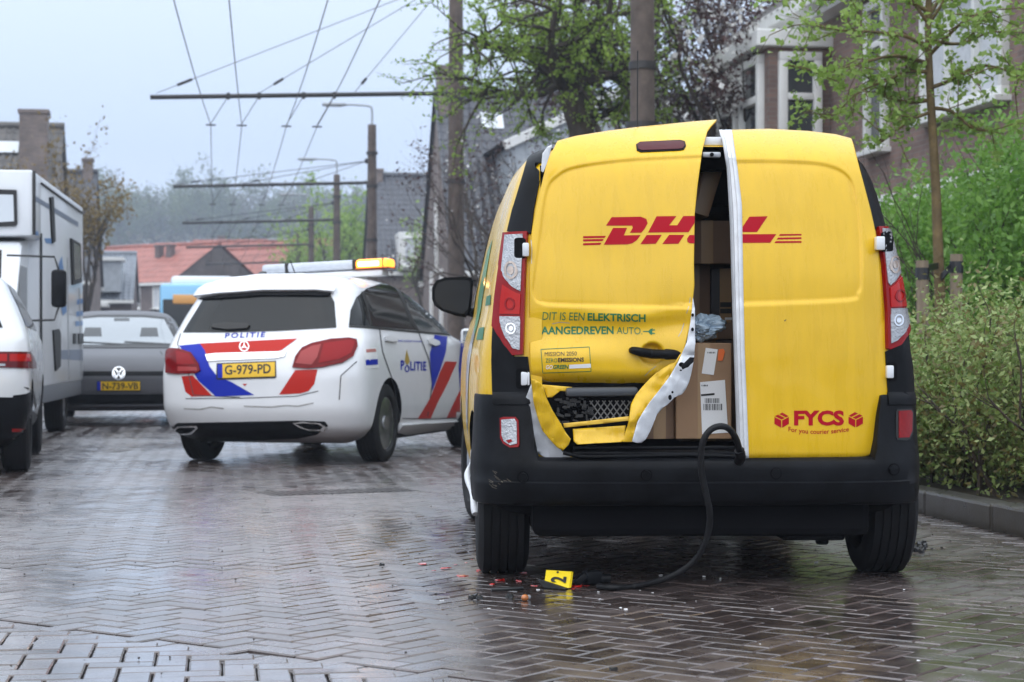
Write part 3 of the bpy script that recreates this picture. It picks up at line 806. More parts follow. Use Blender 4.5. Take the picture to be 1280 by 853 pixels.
sheet('torn_skin', [(664.5, 474), (671, 476), (678, 481), (683, 497), (690, 512), (701, 530), (708, 542), (713.5, 549), (711, 556), (703.5, 563.5), (696, 559), (686, 548), (678, 538), (672, 521), (667, 503)], m_yel, dl, lambda x, y: -.01 - .0022 * (x - 665 - (y - 475) * .42), 4, seed=5.0, crum=.014)
sheet('torn_skin', [(678, 481), (715, 484), (715, 490), (700, 489), (690, 497), (684, 497)], m_yel, dl, lambda x, y: .03, 5, seed=8.0)
sheet('torn_skin', [(716, 536.5), (740, 535), (782, 532), (780, 552), (776, 553), (745, 554.5), (722, 556), (717, 552)], m_yel, dl, lambda x, y: .0 - .02 * max(0, (y - 545) / 8), 5, seed=9.0, crum=.01)
sheet('torn_skin', [(704, 529.5), (730, 527), (786, 520.5), (786.5, 526), (732, 532), (705, 535)], mat('yellow_lit_edge', (.83, .52, .06), .5), dl, lambda x, y: -.005, 5, seed=11.0, crum=.004)  # paler yellow, with the light on this edge put into the colour
# number plate bay: backing, plate lamp bar, lattice, loose clips
sheet('plate_bay', [(668, 478), (812, 478), (800, 500), (790, 540), (704, 550), (690, 530)], m_dark, dl, lambda x, y: .075, 8, .004, .004, seed=12.0)
m_pgrey = mat('grey_plastic', (.055, .06, .068), .4, var=.1)
bm = bmesh.new(); q0, q1 = vl(707, 490.5, .012), vl(797, 489.5, .012); c = (q0 + q1) / 2
box(bm, c, ((q1 - q0).length, .05, .036), Matrix.Rotation(-math.atan2((q1 - q0).z, (q1 - q0).x), 3, 'Y'), .012); obj('plate_lamp_bar', bm, m_pgrey, dl, 40)
m_latt = mat('lattice_plastic', (.22, .21, .20), .5)
bm = bmesh.new()
def bar(bm, a, b, w_, d_):
    a, b = Vector(a), Vector(b); v = b - a; c = (a + b) / 2
    box(bm, c, (v.length, d_, w_), Matrix.Rotation(-math.atan2(v.z, v.x), 3, 'Y'))
for k in range(-4, 10):
    for s in (-1, 1):
        x0 = 737 + k * 8; pts = []
        for t in np.linspace(0, 1, 25):
            y = 501 + 27 * t; x = x0 + s * 20 * t + (0 if s > 0 else 20)
            if 737 <= x <= 789 - max(0, (y - 500) * .25) and y < 527.5 - (x - 737) * .06: pts.append((x, y))
        if len(pts) > 2: bar(bm, vl(*pts[0], .055 if s > 0 else .058), vl(*pts[-1], .055 if s > 0 else .058), .0045, .004)
obj('lattice', bm, m_latt, dl)
bm = bmesh.new(); rr = random.Random(4)
for k in range(46):
    x, y = rr.uniform(694, 740), rr.uniform(498, 530)
    box(bm, vl(x, y, .05 + rr.uniform(-.015, .01)), (rr.uniform(.006, .03), .012, rr.uniform(.004, .012)), Matrix.Rotation(rr.choice((0, 0, 1.5, .3)), 3, 'Y'))
tag(obj('broken_clips', bm, mat('clip_plastic', (.03, .028, .026), .35), dl), kind='stuff')
# handle and its cup
lay('handle_cup', tess([ell(815, 443, 15, 14)], 3), DLn, mat('cup_shade_yellow', (.66, .40, .012), .35, coat=.5), dl, 0, .0012)  # darker yellow: shade of the recess put into the colour
hp = [vl(x, y, doorL(x, y).y - d) for x, y, d in ((789, 438, .004), (793, 438.5, .022), (802, 440.5, .036), (815, 442.5, .044), (830, 443, .046), (842, 443.5, .044), (848, 445, .02))]
tube('handle', spline(hp, 5), [.012 + .007 * math.sin(math.pi * k / 30) + (.004 if k > 20 else 0) for k in range(31)], m_black, dl, 10)
# high brake lamp
q = [(795, 181.5), (800, 178.3), (850, 176), (856, 177.5), (857.5, 183), (855, 187.5), (850, 188.8), (801, 191), (796, 188.8)]
lay('brake_lamp', tess([q], 5), DLn, m_black, dl, .004, .0)
lay('brake_lamp', tess([[(x + (826 - x) * .05, y + (183.5 - y) * .22) for x, y in q]], 5), DLn, mat('dark_red_lens', (.075, .003, .006), .15, spec=.25), dl, .002, .0045)
# --- lettering (polygons read off the logo, laid on the door skins)
def c5(pts): return [(720 + x / 4.267, 250 + y / 4.267) for x, y in pts]
logoL = [[(160, 138), (190, 93), (345, 90), (375, 102), (382, 125), (366, 155), (348, 176), (287, 176), (303, 150), (300, 138)],
         [(198, 150), (272, 150), (255, 190), (345, 188), (325, 215), (300, 232), (275, 238), (148, 240)],
         [(430, 88), (536, 87), (497, 136), (540, 136), (572, 87), (634, 86), (632, 125), (600, 173), (384, 175)],
         [(377, 188), (458, 187), (425, 235), (343, 237)], [(497, 187), (578, 187), (546, 235), (460, 236)],
         [(606, 188), (632, 188), (632, 233), (606, 232), (594, 225), (592, 208)],
         [(38, 194), (160, 192), (152, 203), (38, 205)], [(38, 211), (148, 209), (141, 220), (38, 222)], [(38, 232), (136, 229), (129, 240), (38, 243)]]
logoR = [[(925, 90), (1022, 88), (965, 172), (888, 172), (888, 145)], [(888, 184), (1068, 183), (1035, 229), (888, 230)], [(888, 90), (892, 90), (888, 97)],
         [(1088, 183), (1202, 182), (1202, 190), (1082, 192)], [(1077, 202), (1202, 200), (1202, 209), (1070, 212)], [(1065, 221), (1202, 220), (1202, 229), (1058, 231)]]
lay('lettering', tess([c5(p) for p in logoL], 5), DLn, m_red, dl, 0, .0012)
lay('lettering', tess([c5(p) for p in logoR], 5), DRn, m_red, dr_, 0, .0012)
def tx(parent, dn, m, s, x0, x1, yb, yt, **k): return lay('lettering', text_bm(s, x0, x1, yb, yt, **k), dn, m, parent, 0, .0012)
tx(dl, DLn, m_green, 'DIT IS EEN', 678, 731, 400, 390.2, shear=.1, slope=.015)
tx(dl, DLn, m_green, 'ELEKTRISCH', 734.5, 807, 400.6, 391.3, bold=.028, slope=.024)
tx(dl, DLn, m_green, 'AANGEDREVEN', 676.5, 767, 418, 408.2, bold=.028, slope=-.004)
tx(dl, DLn, m_green, 'AUTO.', 771, 803, 417.4, 408.6, slope=.03)
lay('lettering', tess(stroke([(804, 414.6), (812, 414.6)], 1.3) + [[(810, 414.6), (813, 411.5), (816, 410.5), (815.5, 412.2), (818.8, 412), (818.8, 413.2), (815.4, 413.6), (815.2, 416), (818.8, 416.6), (818.6, 417.8), (815, 417.6), (815, 419.2), (812.5, 418)]], 6), DLn, m_green, dl, 0, .0012)
bx = [(676.3, 437), (736.7, 434), (738.8, 464.4), (678.6, 466.4), (676.3, 437)]
lay('lettering', tess(stroke(bx, .8), 5), DLn, m_green, dl, 0, .0012)
tx(dl, DLn, m_blk, 'MISSION 2050', 681, 721, 445.4, 440.4, slope=-.02)
tx(dl, DLn, m_green, 'ZERO', 682, 696.6, 453.5, 448.4, slope=-.02); tx(dl, DLn, m_blk, 'EMISSIONS', 697.6, 729.8, 452.8, 447.6, bold=.03, slope=-.02)
lay('lettering', tess([[(711.5, 456.2), (738.4, 454.8), (738.6, 459.8), (711.5, 461)]], 5), DLn, m_whp, dl, 0, .0012)
tx(dl, DLn, m_whp, 'GO', 682.5, 691, 461.5, 456.6, bold=.02, shear=.2); tx(dl, DLn, m_green, 'GREEN', 691.5, 711, 461.2, 456.2, bold=.03, shear=.2)
tx(dr_, DRn, m_red, 'FYCS', 992.5, 1055, 531, 513.2, bold=.045)
tx(dr_, DRn, m_red, 'For you courier service', 985.5, 1061, 539.2, 533.4, bold=.012, arc=3.4)
def parcel_icon(cx, cy, fl):
    q = [[(-9, -4), (-.6, .2), (-.6, 9.5), (-9, 4.6)], [(.6, .2), (9, -4), (9, 4.6), (.6, 9.5)], [(-8.4, -5.2), (-4.6, -7), (4, -2.8), (0, -.9)], [(-2.9, -7.8), (1, -9.6), (8.6, -5.2), (5.4, -3.6)]]
    return [[(cx + fl * x, cy + y) for x, y in p] for p in q]
lay('lettering', tess(parcel_icon(977, 525.5, 1), 5), DRn, m_red, dr_, 0, .0012)
lay('lettering', tess(parcel_icon(1069.5, 525, -1), 5), DRn, m_red, dr_, 0, .0012)
lay('scratch', tess([[(980, 401), (982.5, 399.4), (983, 400), (980.8, 402)]], 5), DRn, m_blk, dr_, 0, .001)
m_bare = mat('bare_metal_scratch', (.45, .44, .42), .4, metal=.5)
for q_ in ([(668, 471), (684, 477), (699, 479.5)], [(742, 479), (756, 481), (771, 480)], [(806, 470), (812, 464), (820, 458)], [(848, 421), (852, 414), (855, 404)], [(690, 405), (700, 403), (712, 404)], [(664, 300), (665, 312), (664.5, 330)], [(858, 392), (861, 384), (863, 372)]):
    lay('scratch', tess(stroke(q_, .8), 4), DLn, m_bare, dl, 0, .001)
for q_ in ([(664, 473), (672, 480), (679, 483)], [(800, 486), (812, 476), (822, 466.5), (838, 457.5)]):
    lay('crease_shade', tess(stroke(q_, 1.3), 4), DLn, m_blk, dl, 0, .001)  # black strokes paint shade into the folds of the skin
# --- pillars, lamps, hinges (traced outlines laid on the body)
PIL = [(675.5, 178.5), (669.5, 181.5), (662, 196), (652.6, 228), (642, 263), (635.5, 290), (664, 293), (668, 262), (676, 222), (681, 205), (690, 185), (684, 180)]
lay('pillar_cover', tess([PIL], 5), VS.px, m_black, van, .008, .0)
lay('pillar_cover', tess([[(617.5, 402), (634, 428), (643, 446), (660, 446), (664, 478), (662, 506), (617, 506), (615.5, 450)]], 5), VS.px, m_black, van, .008, .0)
lay('pillar_cover', tess([[(1067, 172), (1076, 173.5), (1085, 183), (1098, 225), (1108, 265), (1113.5, 286), (1092, 287), (1084, 252), (1073, 210)]], 5), VS.px, m_black, van, .008, .0)
lay('pillar_cover', tess([[(1106, 440), (1122, 432), (1133, 412), (1136, 440), (1141, 470), (1143, 506), (1110, 506), (1108, 470)]], 5), VS.px, m_black, van, .008, .0)
sheet('hinge_bracket', [(678, 192), (684, 184), (690, 181), (688, 190), (683, 206), (679, 216), (676, 214)], m_wmet, van, lambda x, y: .13, 5, .004, .004)
def taillight(out_, parts):
    o = lay('tail_light', tess([out_], 4), VS.px, m_redl, van, .022, .0)
    for pl, m, th in parts: lay('lens', tess([pl], 3), VS.px, m, o, th, .0225)
    return o
amb = mat('indicator_lens', (.44, .36, .31), .15, coat=.3, metal=.3, var=.2, scale=70)
tl = taillight([(634, 292.5), (661, 291), (658.5, 330), (656.5, 396), (655, 443.5), (642.5, 444.5), (633, 432), (619.5, 409), (623, 371), (628.5, 331)],
          [([(637, 296), (657, 295), (655, 330), (653.5, 365), (647, 362), (640, 356), (634, 347), (632.5, 340), (635, 315)], m_clear, .004),
           ([(633, 357), (640, 362), (648, 367), (653.5, 369), (652.5, 394), (629.5, 394), (630.5, 375)], mat('bright_red_lens', (.46, .008, .005), .12, spec=.3), .004),
           ([(629.5, 397), (652.5, 397), (651.5, 438), (643.5, 436), (635, 422), (630, 410)], m_clear, .004)])
lay('reflector_bowl', tess(ring2(643, 340, 7.5, 11, 2.5, 18) + [ell(643, 340, 3.4, 5.4, 14)], 4), VS.px, amb, tl, .002, .027)
lay('reflector_bowl', tess(ring2(641, 381, 6, 8, 2, 16), 4), VS.px, m_redl, tl, .002, .027)
lay('reflector_bowl', tess(ring2(642, 412, 6, 7, 1.8, 16) + [ell(642, 412, 2.6, 3, 12)], 4), VS.px, m_chrome, tl, .002, .027)
tr_ = taillight([(1094, 285), (1114.5, 284.5), (1122.5, 330), (1131.5, 380), (1134.5, 405), (1131, 418), (1122, 432), (1109, 437.5), (1106.5, 436), (1105.5, 390), (1101, 330)],
          [([(1097, 288), (1111, 288), (1117, 312), (1120.5, 335), (1119, 343), (1113.5, 352), (1107.5, 358), (1105, 355), (1101, 318)], m_clear, .004),
           ([(1107.5, 361), (1114, 356), (1120, 347), (1122.5, 350), (1129, 384), (1108.5, 385)], MATS['bright_red_lens'], .004),
           ([(1108.5, 387), (1129.5, 386.5), (1131, 402), (1126, 416), (1116, 427), (1109.5, 430)], m_clear, .004)])
lay('reflector_bowl', tess(ring2(1112, 333, 6, 11, 2.2, 18) + [ell(1112, 333, 2.8, 5, 14)], 4), VS.px, amb, tr_, .002, .027)
lay('reflector_bowl', tess(ring2(1118, 371, 5.5, 8, 1.8, 16), 4), VS.px, m_redl, tr_, .002, .027)
lay('reflector_bowl', tess(ring2(1117, 402, 5.5, 7.5, 1.6, 16) + [ell(1117, 402, 2.4, 3.2, 12)], 4), VS.px, m_chrome, tr_, .002, .027)
def hinge(x0, y0, x1, y1, yl):
    bm = bmesh.new(); a = vl(x0, y0, yl); b = vl(x1, y1, yl); c = (a + b) / 2
    box(bm, c, (abs(b.x - a.x), .045, abs(b.z - a.z)), None, .005); obj('door_hinge', bm, m_wmet, van, 40)
hinge(653, 304, 661, 321, .10); hinge(651, 465, 662, 482, .085); hinge(1094, 296, 1105, 313, .10); hinge(1107, 457, 1116, 473, .085)
for a in ((647, 300, 660, 325), (646, 461, 660, 486), (1096, 292, 1109, 317), (1108, 453, 1119, 477)):
    lay('hinge_recess', tess([rrect(*a, 3.5)], 4), VS.px, m_dark, van, .003, .024 if a[1] < 400 else .0085)
fo = lay('fog_lamp', tess([[(625.5, 523), (630, 521.5), (645, 521.5), (648.5, 526), (649.5, 556), (648, 559.5), (638, 560), (630, 555), (626, 548)]], 4), VS.px, m_redl, van, .006, .0)
lay('lens', tess([[(628, 525), (644, 524), (646.5, 528), (647, 555), (639, 557), (631, 552), (628.5, 545)]], 4), VS.px, m_clear, fo, .004, .006)
lay('lens', tess([[(634, 551), (640, 549.5), (642, 552.5), (637, 554.5)]], 4), VS.px, m_redl, fo, .002, .0105)
fo = lay('reflector', tess([[(1121, 512), (1138, 511), (1141, 514), (1140.5, 540), (1137, 549), (1133, 551), (1121, 550), (1119.5, 546), (1119.5, 515)]], 4), VS.px, m_blk, van, .004, .0)
lay('lens', tess([[(1122.5, 514), (1137, 513), (1139, 516), (1138.5, 539), (1135, 547), (1122.5, 547.5)]], 4), VS.px, mat('reflector_red', (.24, .005, .006), .15, spec=.25, var=.2, scale=80), fo, .003, .004)
# bare sill and silver corner where the door skin is gone
sheet('bare_corner', [(657, 498), (664, 480), (668, 505), (680, 540), (704, 566), (722, 572), (722, 579), (690, 579), (672, 566), (660, 545)], m_grey, van, lambda x, y: .055, 6, .004, .006, 3.0)
q0, q1 = vl(716, 562, .03), vl(926, 562, .03)
bm = boxes([((( q0.x + q1.x) / 2, .09, .515), (q1.x - q0.x, .12, .05)), (((q0.x + q1.x) / 2, .02, .555), (q1.x - q0.x, .02, .012)), (((q0.x + q1.x) / 2, .03, .533), (q1.x - q0.x, .05, .014))], .004)
obj('door_sill', bm, m_black, van, 40)
tube('seal_strip', spline([vl(x, y, -.015) for x, y in ((704, 566), (730, 571), (780, 570.5), (850, 569), (900, 570), (922, 571))], 5), .008, m_black, van, 8)
# roof rail and latch seen in the gap
bm = bmesh.new(); a = vl(880, 177, .30); b_ = vl(908, 178, .30); box(bm, (a + b_) / 2, (.115, .05, .035), None, .005); obj('roof_rail', bm, m_wmet, van, 40)
bm = bmesh.new(); a = vl(889, 194, .2); box(bm, a, (.075, .03, .022), None, .006); lt = obj('striker', bm, m_grey, van, 40)
bm = bmesh.new(); cyl(bm, a + Vector((0, -.018, 0)), .008, .01, 'Y', 14); obj('hole', bm, m_dark, lt)
# mirror
mo = [(540, 360), (545, 351), (556, 347), (580, 346), (589, 347.5), (591.5, 352), (590.5, 372), (588, 389), (582, 397), (570, 395), (552, 389), (543, 382), (540, 374)]
def vplane(yl): return lambda x, y: (vl(x, y, yl), Vector((0, -1, 0)))
mr_ = lay('side_mirror', tess([mo], 6), vplane(2.72), m_black, van, .0, .0)
bmm = bmesh.new(); bmm.from_mesh(mr_.data)
for v in bmm.verts: v.co.y += .03 * 0
ext = bmesh.ops.extrude_face_region(bmm, geom=bmm.faces[:])
cen = sum((v.co for v in bmm.verts), Vector()) / len(bmm.verts)
for v in [g for g in ext['geom'] if isinstance(g, bmesh.types.BMVert)]:
    v.co = cen + (v.co - cen) * .72; v.co.y += .13
bmesh.ops.recalc_face_normals(bmm, faces=bmm.faces); bmm.to_mesh(mr_.data); bmm.free()
lay('mirror_glass', tess([[(x + (566 - x) * .13, y + (370 - y) * .16) for x, y in mo]], 8), vplane(2.715), mat('mirror_glass', (.02, .022, .025), .2, spec=.3, bump=.4, bscale=500), mr_)
bm = bmesh.new(); box(bm, vl(592, 391, 2.78), (.12, .08, .05), Matrix.Rotation(.2, 3, 'Y'), .015); obj('mirror_arm', bm, m_black, mr_, 40)
bm = bmesh.new(); rm_c = Vector((1.0, 2.75, 1.13)); box(bm, rm_c, (.2, .12, .22), None, .04); rmo = obj('side_mirror', bm, m_black, van, 40)
# side glazing, windscreen, flank print, door line
sdL, sdR, ft = VS.side(-1), VS.side(1), VS.front()
for sd in (sdL, sdR):
    lay('cab_window', tess([[(2.30, 1.10), (3.35, 1.08), (3.05, 1.40), (2.80, 1.56), (2.38, 1.58)]], .1), sd, m_glass, van, 0, .004)
lay('windscreen', tess([[(-.70, 1.12), (.70, 1.12), (.60, 1.62), (-.60, 1.62)]], .1), ft, m_glass, van, 0, .004)
for sx in (-1, 1):
    lay('headlight', tess([[(sx * .50, .78), (sx * .84, .82), (sx * .80, .98), (sx * .6, .92)]], .08), ft, m_clear, van, 0, .004)
lay('grille', tess([[(-.45, .62), (.45, .62), (.45, .74), (-.45, .74)]], .1), ft, m_black, van, 0, .004)
fl_g = mat('flank_green', (.08, .42, .14), .3, coat=.5, var=.5, scale=8)
fl_s = mat('flank_silver', (.55, .56, .55), .3, coat=.5, var=.3, scale=9)
lay('flank_print', tess([[(.75, 1.22), (.95, 1.42), (1.6, 1.40), (1.5, 1.2), (1.2, 1.05), (.8, 1.0)]], .08), sdL, fl_g, van, 0, .003)
lay('flank_print', tess([[(.8, 1.0), (1.2, 1.05), (1.45, .9), (1.5, .6), (1.1, .55), (.95, .75)]], .08), sdL, fl_s, van, 0, .003)
lay('flank_print', tess([[(.25, .98), (.30, 1.03), (.62, 1.03), (.62, .98)], [(.25, 1.12), (.27, 1.16), (.5, 1.16), (.5, 1.12)]], .08), sdL, m_green, van, 0, .003)
# bent white trim hanging by the rear wheel
tube('bent_trim', spline([(-.875, .98, .56), (-.89, .92, .47), (-.915, .9, .40), (-.90, .78, .32), (-.885, .70, .24)], 6), [.008 + .008 * math.sin(k * .35) ** 2 for k in range(25)], m_wmet, van, 8)
tube('bent_trim', spline([(-.875, .42, .50), (-.885, .45, .40), (-.875, .48, .30), (-.87, .5, .22)], 6), .008, m_wmet, van, 8)
# antenna
tube('antenna', [Vector((-.205, .6, 1.77)), Vector((-.202, .61, 2.2))], .0035, m_blk, van, 6)
# exhaust-side bracket
bm = boxes([((.40, .5, .20), (.22, .1, .07)), ((.55, .45, .19), (.05, .05, .12))], .01); obj('tow_bracket', bm, m_dark, van)

# ================================================================== things in the cargo hold
m_card = mat('cardboard', (.30, .18, .10), .75, var=.12, scale=3, bump=.05, bscale=30)
m_card2 = mat('cardboard_dark', (.20, .125, .08), .8, var=.12, scale=3)
m_tape = mat('packing_tape', (.36, .23, .12), .25)
m_label = mat('paper_label', (.78, .78, .78), .6)
def carton(px0, py0, px1, py1, yl, depth, m, label, labels=(), rot=0.0):
    a = vl(px0, py0, yl); b = vl(px1, py1, yl); sz = (abs(b.x - a.x), depth, abs(b.z - a.z))
    base = VM @ Vector(((a.x + b.x) / 2, yl + depth / 2, min(a.z, b.z)))
    e_ = empty('parcel', base, VYAW + rot, label, 'parcel', 'parcels in the van')
    obj('carton', boxes([((0, 0, sz[2] / 2), sz)], .004), m, e_)
    obj('tape', boxes([((0, -depth / 2 - .0005, sz[2] * .5), (.05, .0012, sz[2] * .99)), ((0, 0, sz[2] + .0005), (.05, depth * .99, .0012))]), m_tape, e_)
    cx_ = (a.x + b.x) / 2; bz = min(a.z, b.z)
    for pts, mm in labels:
        q = [vl(x, y, yl) for x, y in pts]
        pyd('shipping_label', [(v.x - cx_, -depth / 2 - (.003 if mm is m_label else .0045), v.z - bz) for v in q], [tuple(range(len(q)))], mm, e_)
    return e_
def rows(x0, y0, x1, y1, n, dx=0):
    o = []
    for k in range(n): a = x0 + (x1 - x0) * k / n; w_ = (x1 - x0) / n * (.3 + .4 * ((k * 7) % 5) / 4); o.append(([(a, y0), (a + w_, y0), (a + w_ + dx, y1), (a + dx, y1)], m_blk))
    return o
lb = [([(882, 435), (897, 437), (892, 469), (877, 467)], m_label), ([(875, 478), (906, 475), (910, 541), (877.5, 543)], m_label),
      ([(898, 437), (904, 436), (906, 440), (903, 451), (897, 451)], mat('orange_sticker', (.75, .14, .02), .5)), ([(876, 493), (893, 491.5), (893, 494), (876.2, 495.4)], m_blk)] + rows(881, 498, 900, 504, 11) + rows(879, 505, 903, 513, 13) + rows(884, 440, 895, 442, 6) + rows(876.5, 481, 885, 483, 5)
carton(845, 429, 914.5, 549, .16, .40, m_card, 'brown cardboard parcel with two white labels and an orange sticker', lb)
carton(806, 486, 843, 549, .20, .35, m_card2, 'plain brown cardboard parcel low behind the torn door corner')
carton(889, 336, 925, 404, .62, .30, mat('dark_carton', (.05, .05, .055), .6), 'dark grey parcel with a black printed block inside the van', [([(900, 378), (914, 378), (914, 384), (900, 384)], m_blk), ([(900, 386), (914, 386), (914, 392), (900, 392)], m_blk), ([(906, 397), (915, 397), (915, 400), (906, 400)], m_label)])
carton(855, 403, 925, 424.5, .62, .4, m_card2, 'flat brown parcel under the dark grey parcel')
carton(850, 424, 925, 552, .64, .4, m_card2, 'large brown parcel at the bottom behind the labelled one')
carton(846, 276, 922, 330, .55, .5, m_card2, 'wide brown parcel stacked high inside the van')
carton(846, 331, 888, 402, .66, .3, m_card2, 'brown parcel standing beside the dark grey parcel')
e_ = carton(862, 200, 886, 268, .50, .3, m_card, 'tilted brown parcel up under the van roof'); e_.rotation_euler = (0, R(17), VYAW)
# crumpled bag
bm = bmesh.new(); bmesh.ops.create_icosphere(bm, subdivisions=5, radius=1)
bl0 = vl(885, 413, .10)
for v in bm.verts:
    n_ = v.co.normalized(); k = 1 + .45 * noise.noise(n_ * 2.1) + .3 * abs(noise.noise(n_ * 4.7 + Vector((3, 1, 2))))
    v.co = Vector((n_.x * .085 * k, n_.y * .07 * k, n_.z * .045 * k + n_.x * .012))
lo = min(v.co.z for v in bm.verts)
for v in bm.verts: v.co.z -= lo
zt = vl(880, 429, .16).z
bag = obj('plastic_bag', bm, mat('blue_film', (.42, .54, .66), .25, var=.15, scale=20), None, 40)
bag.location = VM @ Vector((bl0.x, .26, zt + .001)); bag.rotation_euler = (0, 0, .3)
tag(bag, 'crumpled pale blue plastic bag on top of the labelled parcel', 'plastic bag')
# --- charging cable
cab = empty('charging_cable', G(740, 733), 0, 'thick black charging cable hanging out of the van onto the bricks', 'cable')
cpts = [(926, 571, 7.66), (921, 551, 7.60), (912, 537, 7.56), (901, 533, 7.54), (889, 537, 7.54), (880, 549, 7.54), (876.5, 566, 7.55), (877, 590, 7.56), (882, 615, 7.57), (887, 640, 7.58), (886, 662, 7.60), (879, 684, 7.62)]
cw = [P(*c) for c in cpts]
for x, y, z_ in ((868, 701, 7.64), (850, 715, 7.66), (825, 726, 7.70)): cw.append(P(x, y, z_))
for x, y in ((795, 733), (768, 735), (748, 733)): cw.append(G(x, y, .0125))
cw = [p - cab.location for p in cw]
m_cab = mat('cable_rubber', (.009, .009, .010), .45, spec=.2, var=.4, scale=30)
tube('cable', spline(cw, 6), .0125, m_cab, cab, 12)
tube('cable', spline([cw[0] + Vector((.0, .06, -.02)), cw[0], cw[1] * .4 + cw[0] * .6], 4), .02, m_cab, cab, 12)
pg = bmesh.new(); box(pg, (0, 0, .035), (.075, .05, .055), Matrix.Rotation(.5, 3, 'Z'), .012); box(pg, (-.045, -.02, .03), (.03, .06, .06), Matrix.Rotation(.9, 3, 'Y'), .008); cyl(pg, (.05, .01, .028), .019, .05, 'X', 14)
obj('plug', pg, m_black, cab, 40)
# ================================================================== patrol car
def vehicle(name, loc, yaw, label, cat, prof, m, wheels, wr, track, seg=60, arch=.055, group=None):
    e_ = empty(name, loc, yaw, label, cat, group)
    b = obj('body', prof.bm(seg), m, e_); cut = []
    for sx in (-1, 1):
        for ya in wheels:
            bm = bmesh.new(); cyl(bm, (sx * (track - .02), ya, wr), wr + arch, .46, 'X', 40); cut.append((bm, m_dark))
    boolcut(b, cut)
    return e_, b
PY = -R(14.0)
PO = Vector((-2.09, 16.05, 0))
PP = Prof([(.17, .72, .40, 4.1), (.24, .80, .16, 4.2), (.32, .86, .06, 4.3), (.50, .888, .0, 4.36), (.70, .893, .0, 4.33), (.86, .89, .035, 4.2), (.95, .88, .085, 3.95),
           (1.02, .868, .135, 3.55), (1.08, .846, .17, 3.25), (1.2, .80, .235, 3.0), (1.35, .725, .31, 2.62), (1.45, .668, .365, 2.32), (1.51, .60, .43, 2.1), (1.55, .48, .58, 1.85), (1.575, .30, .9, 1.6), (1.582, .08, 1.1, 1.4)], n=3.6, cr=.42, cf=.7)
m_pw = mat('patrol_white', (.78, .79, .81), .2, coat=.5, var=.05, scale=2)
pc, pb_ = vehicle('patrol_car', PO, PY, 'white patrol hatchback with red and blue stripes and amber light bar', 'police car', PP, m_pw, (.84, 3.54), .325, .775)
for sx in (-1, 1):
    wheel(pc, (sx * .775, .84, .325), .325, .21, .215, sx, 10, m_alu, True); wheel(pc, (sx * .775, 3.54, .325), .325, .21, .215, sx, 10, m_alu, True)
PS = Surf(pc, [pb_]); m_seam = mat('panel_gap', (.06, .06, .065), .7)
def pl(name, pts, m, th=0.0, off=.003, step=5, parent=None, polys=False): return lay(name, tess(pts if polys else [pts], step), PS.px, m, parent or pc, th, off)
# rear glass, spoiler, wiper
pl('rear_window', [(229, 416), (236, 404), (246, 388), (255, 373), (270, 368), (330, 365), (395, 364), (412, 367), (418, 378), (420.5, 410), (350, 414), (290, 416)], m_glass, 0, .005)
sp = pl('roof_spoiler', [(247, 374), (250, 367), (262, 360), (290, 353), (330, 349.5), (380, 349), (412, 354), (420, 361), (417, 368), (395, 366), (330, 366), (275, 370)], m_pw, .05, .0)
pl('spoiler_lip', [(250, 375), (275, 370.5), (330, 366.5), (395, 366), (414, 368), (410, 371), (330, 370.5), (276, 374.5)], m_black, .02, .005)
pl('rear_wiper', [(265, 411), (268, 406.5), (285, 404.5), (310, 406), (313, 408), (310, 412), (285, 413.5)], m_blk, .02, .006)
# stripes
pl('stripe', [(224, 432.5), (250, 430), (256, 438), (262, 458), (271, 470), (289, 477.5), (318, 494), (270, 496), (248, 476), (240, 462), (236, 448)], m_blue, 0, .0035)
pl('stripe', [(247, 430), (372, 423.5), (352, 438), (345, 440.5), (300, 442), (258, 443), (255, 437)], m_rdp, 0, .003)
pl('stripe', [(227, 470.5), (241, 469.5), (252, 481), (266, 495.5), (240, 496), (232, 490)], m_rdp, 0, .0028)
pl('stripe', [(303, 480), (309, 480), (306, 483)], m_rdp, 0, .0028)
pl('stripe', [(369, 463), (397, 462), (393, 480), (386, 489), (376, 492), (349, 493.5)], m_rdp, 0, .003)
pl('trim_bar', [(257, 444), (270, 442.5), (340, 440.5), (358, 440), (356, 446), (345, 448.5), (275, 451), (260, 452)], m_chrome, .012, .0)
np_ = pl('number_plate', [(271, 454.5), (345, 451.5), (345.5, 471), (344, 473), (272, 475), (270.5, 473)], m_blk, .006, .0)
pl('plate_face', [(272.5, 456), (344, 453), (344, 470.5), (272.5, 473)], m_plate, .001, .007, parent=np_)
pl('plate_band', [(272.5, 456), (278.5, 455.8), (278.5, 472.8), (272.5, 473)], m_blue, .0, .0095, parent=np_)
lay('lettering', text_bm('G-979-PD', 281.5, 339, 468.6, 457.2, bold=.02, slope=-.035), PS.px, m_blk, np_, 0, .0095)
lay('lettering', text_bm('POLITIE', 281, 332, 423, 416.8, bold=.02, shear=.15, slope=-.03, spacing=1.3), PS.px, m_blue, pc, 0, .003)
def star(cx, cy, r): 
    return ring2(cx, cy, r, r * 1.05, 1.2, 20) + [[(cx, cy - r), (cx + 1.1, cy), (cx - 1.1, cy)], [(cx + r * .85, cy + r * .55), (cx - .6, cy + 1), (cx + .5, cy - 1)], [(cx - r * .85, cy + r * .55), (cx - .5, cy - 1), (cx + .6, cy + 1)]]
lay('emblem', tess(star(305.5, 433.5, 6.3), 5), PS.px, m_chrome, pc, .003, .004)
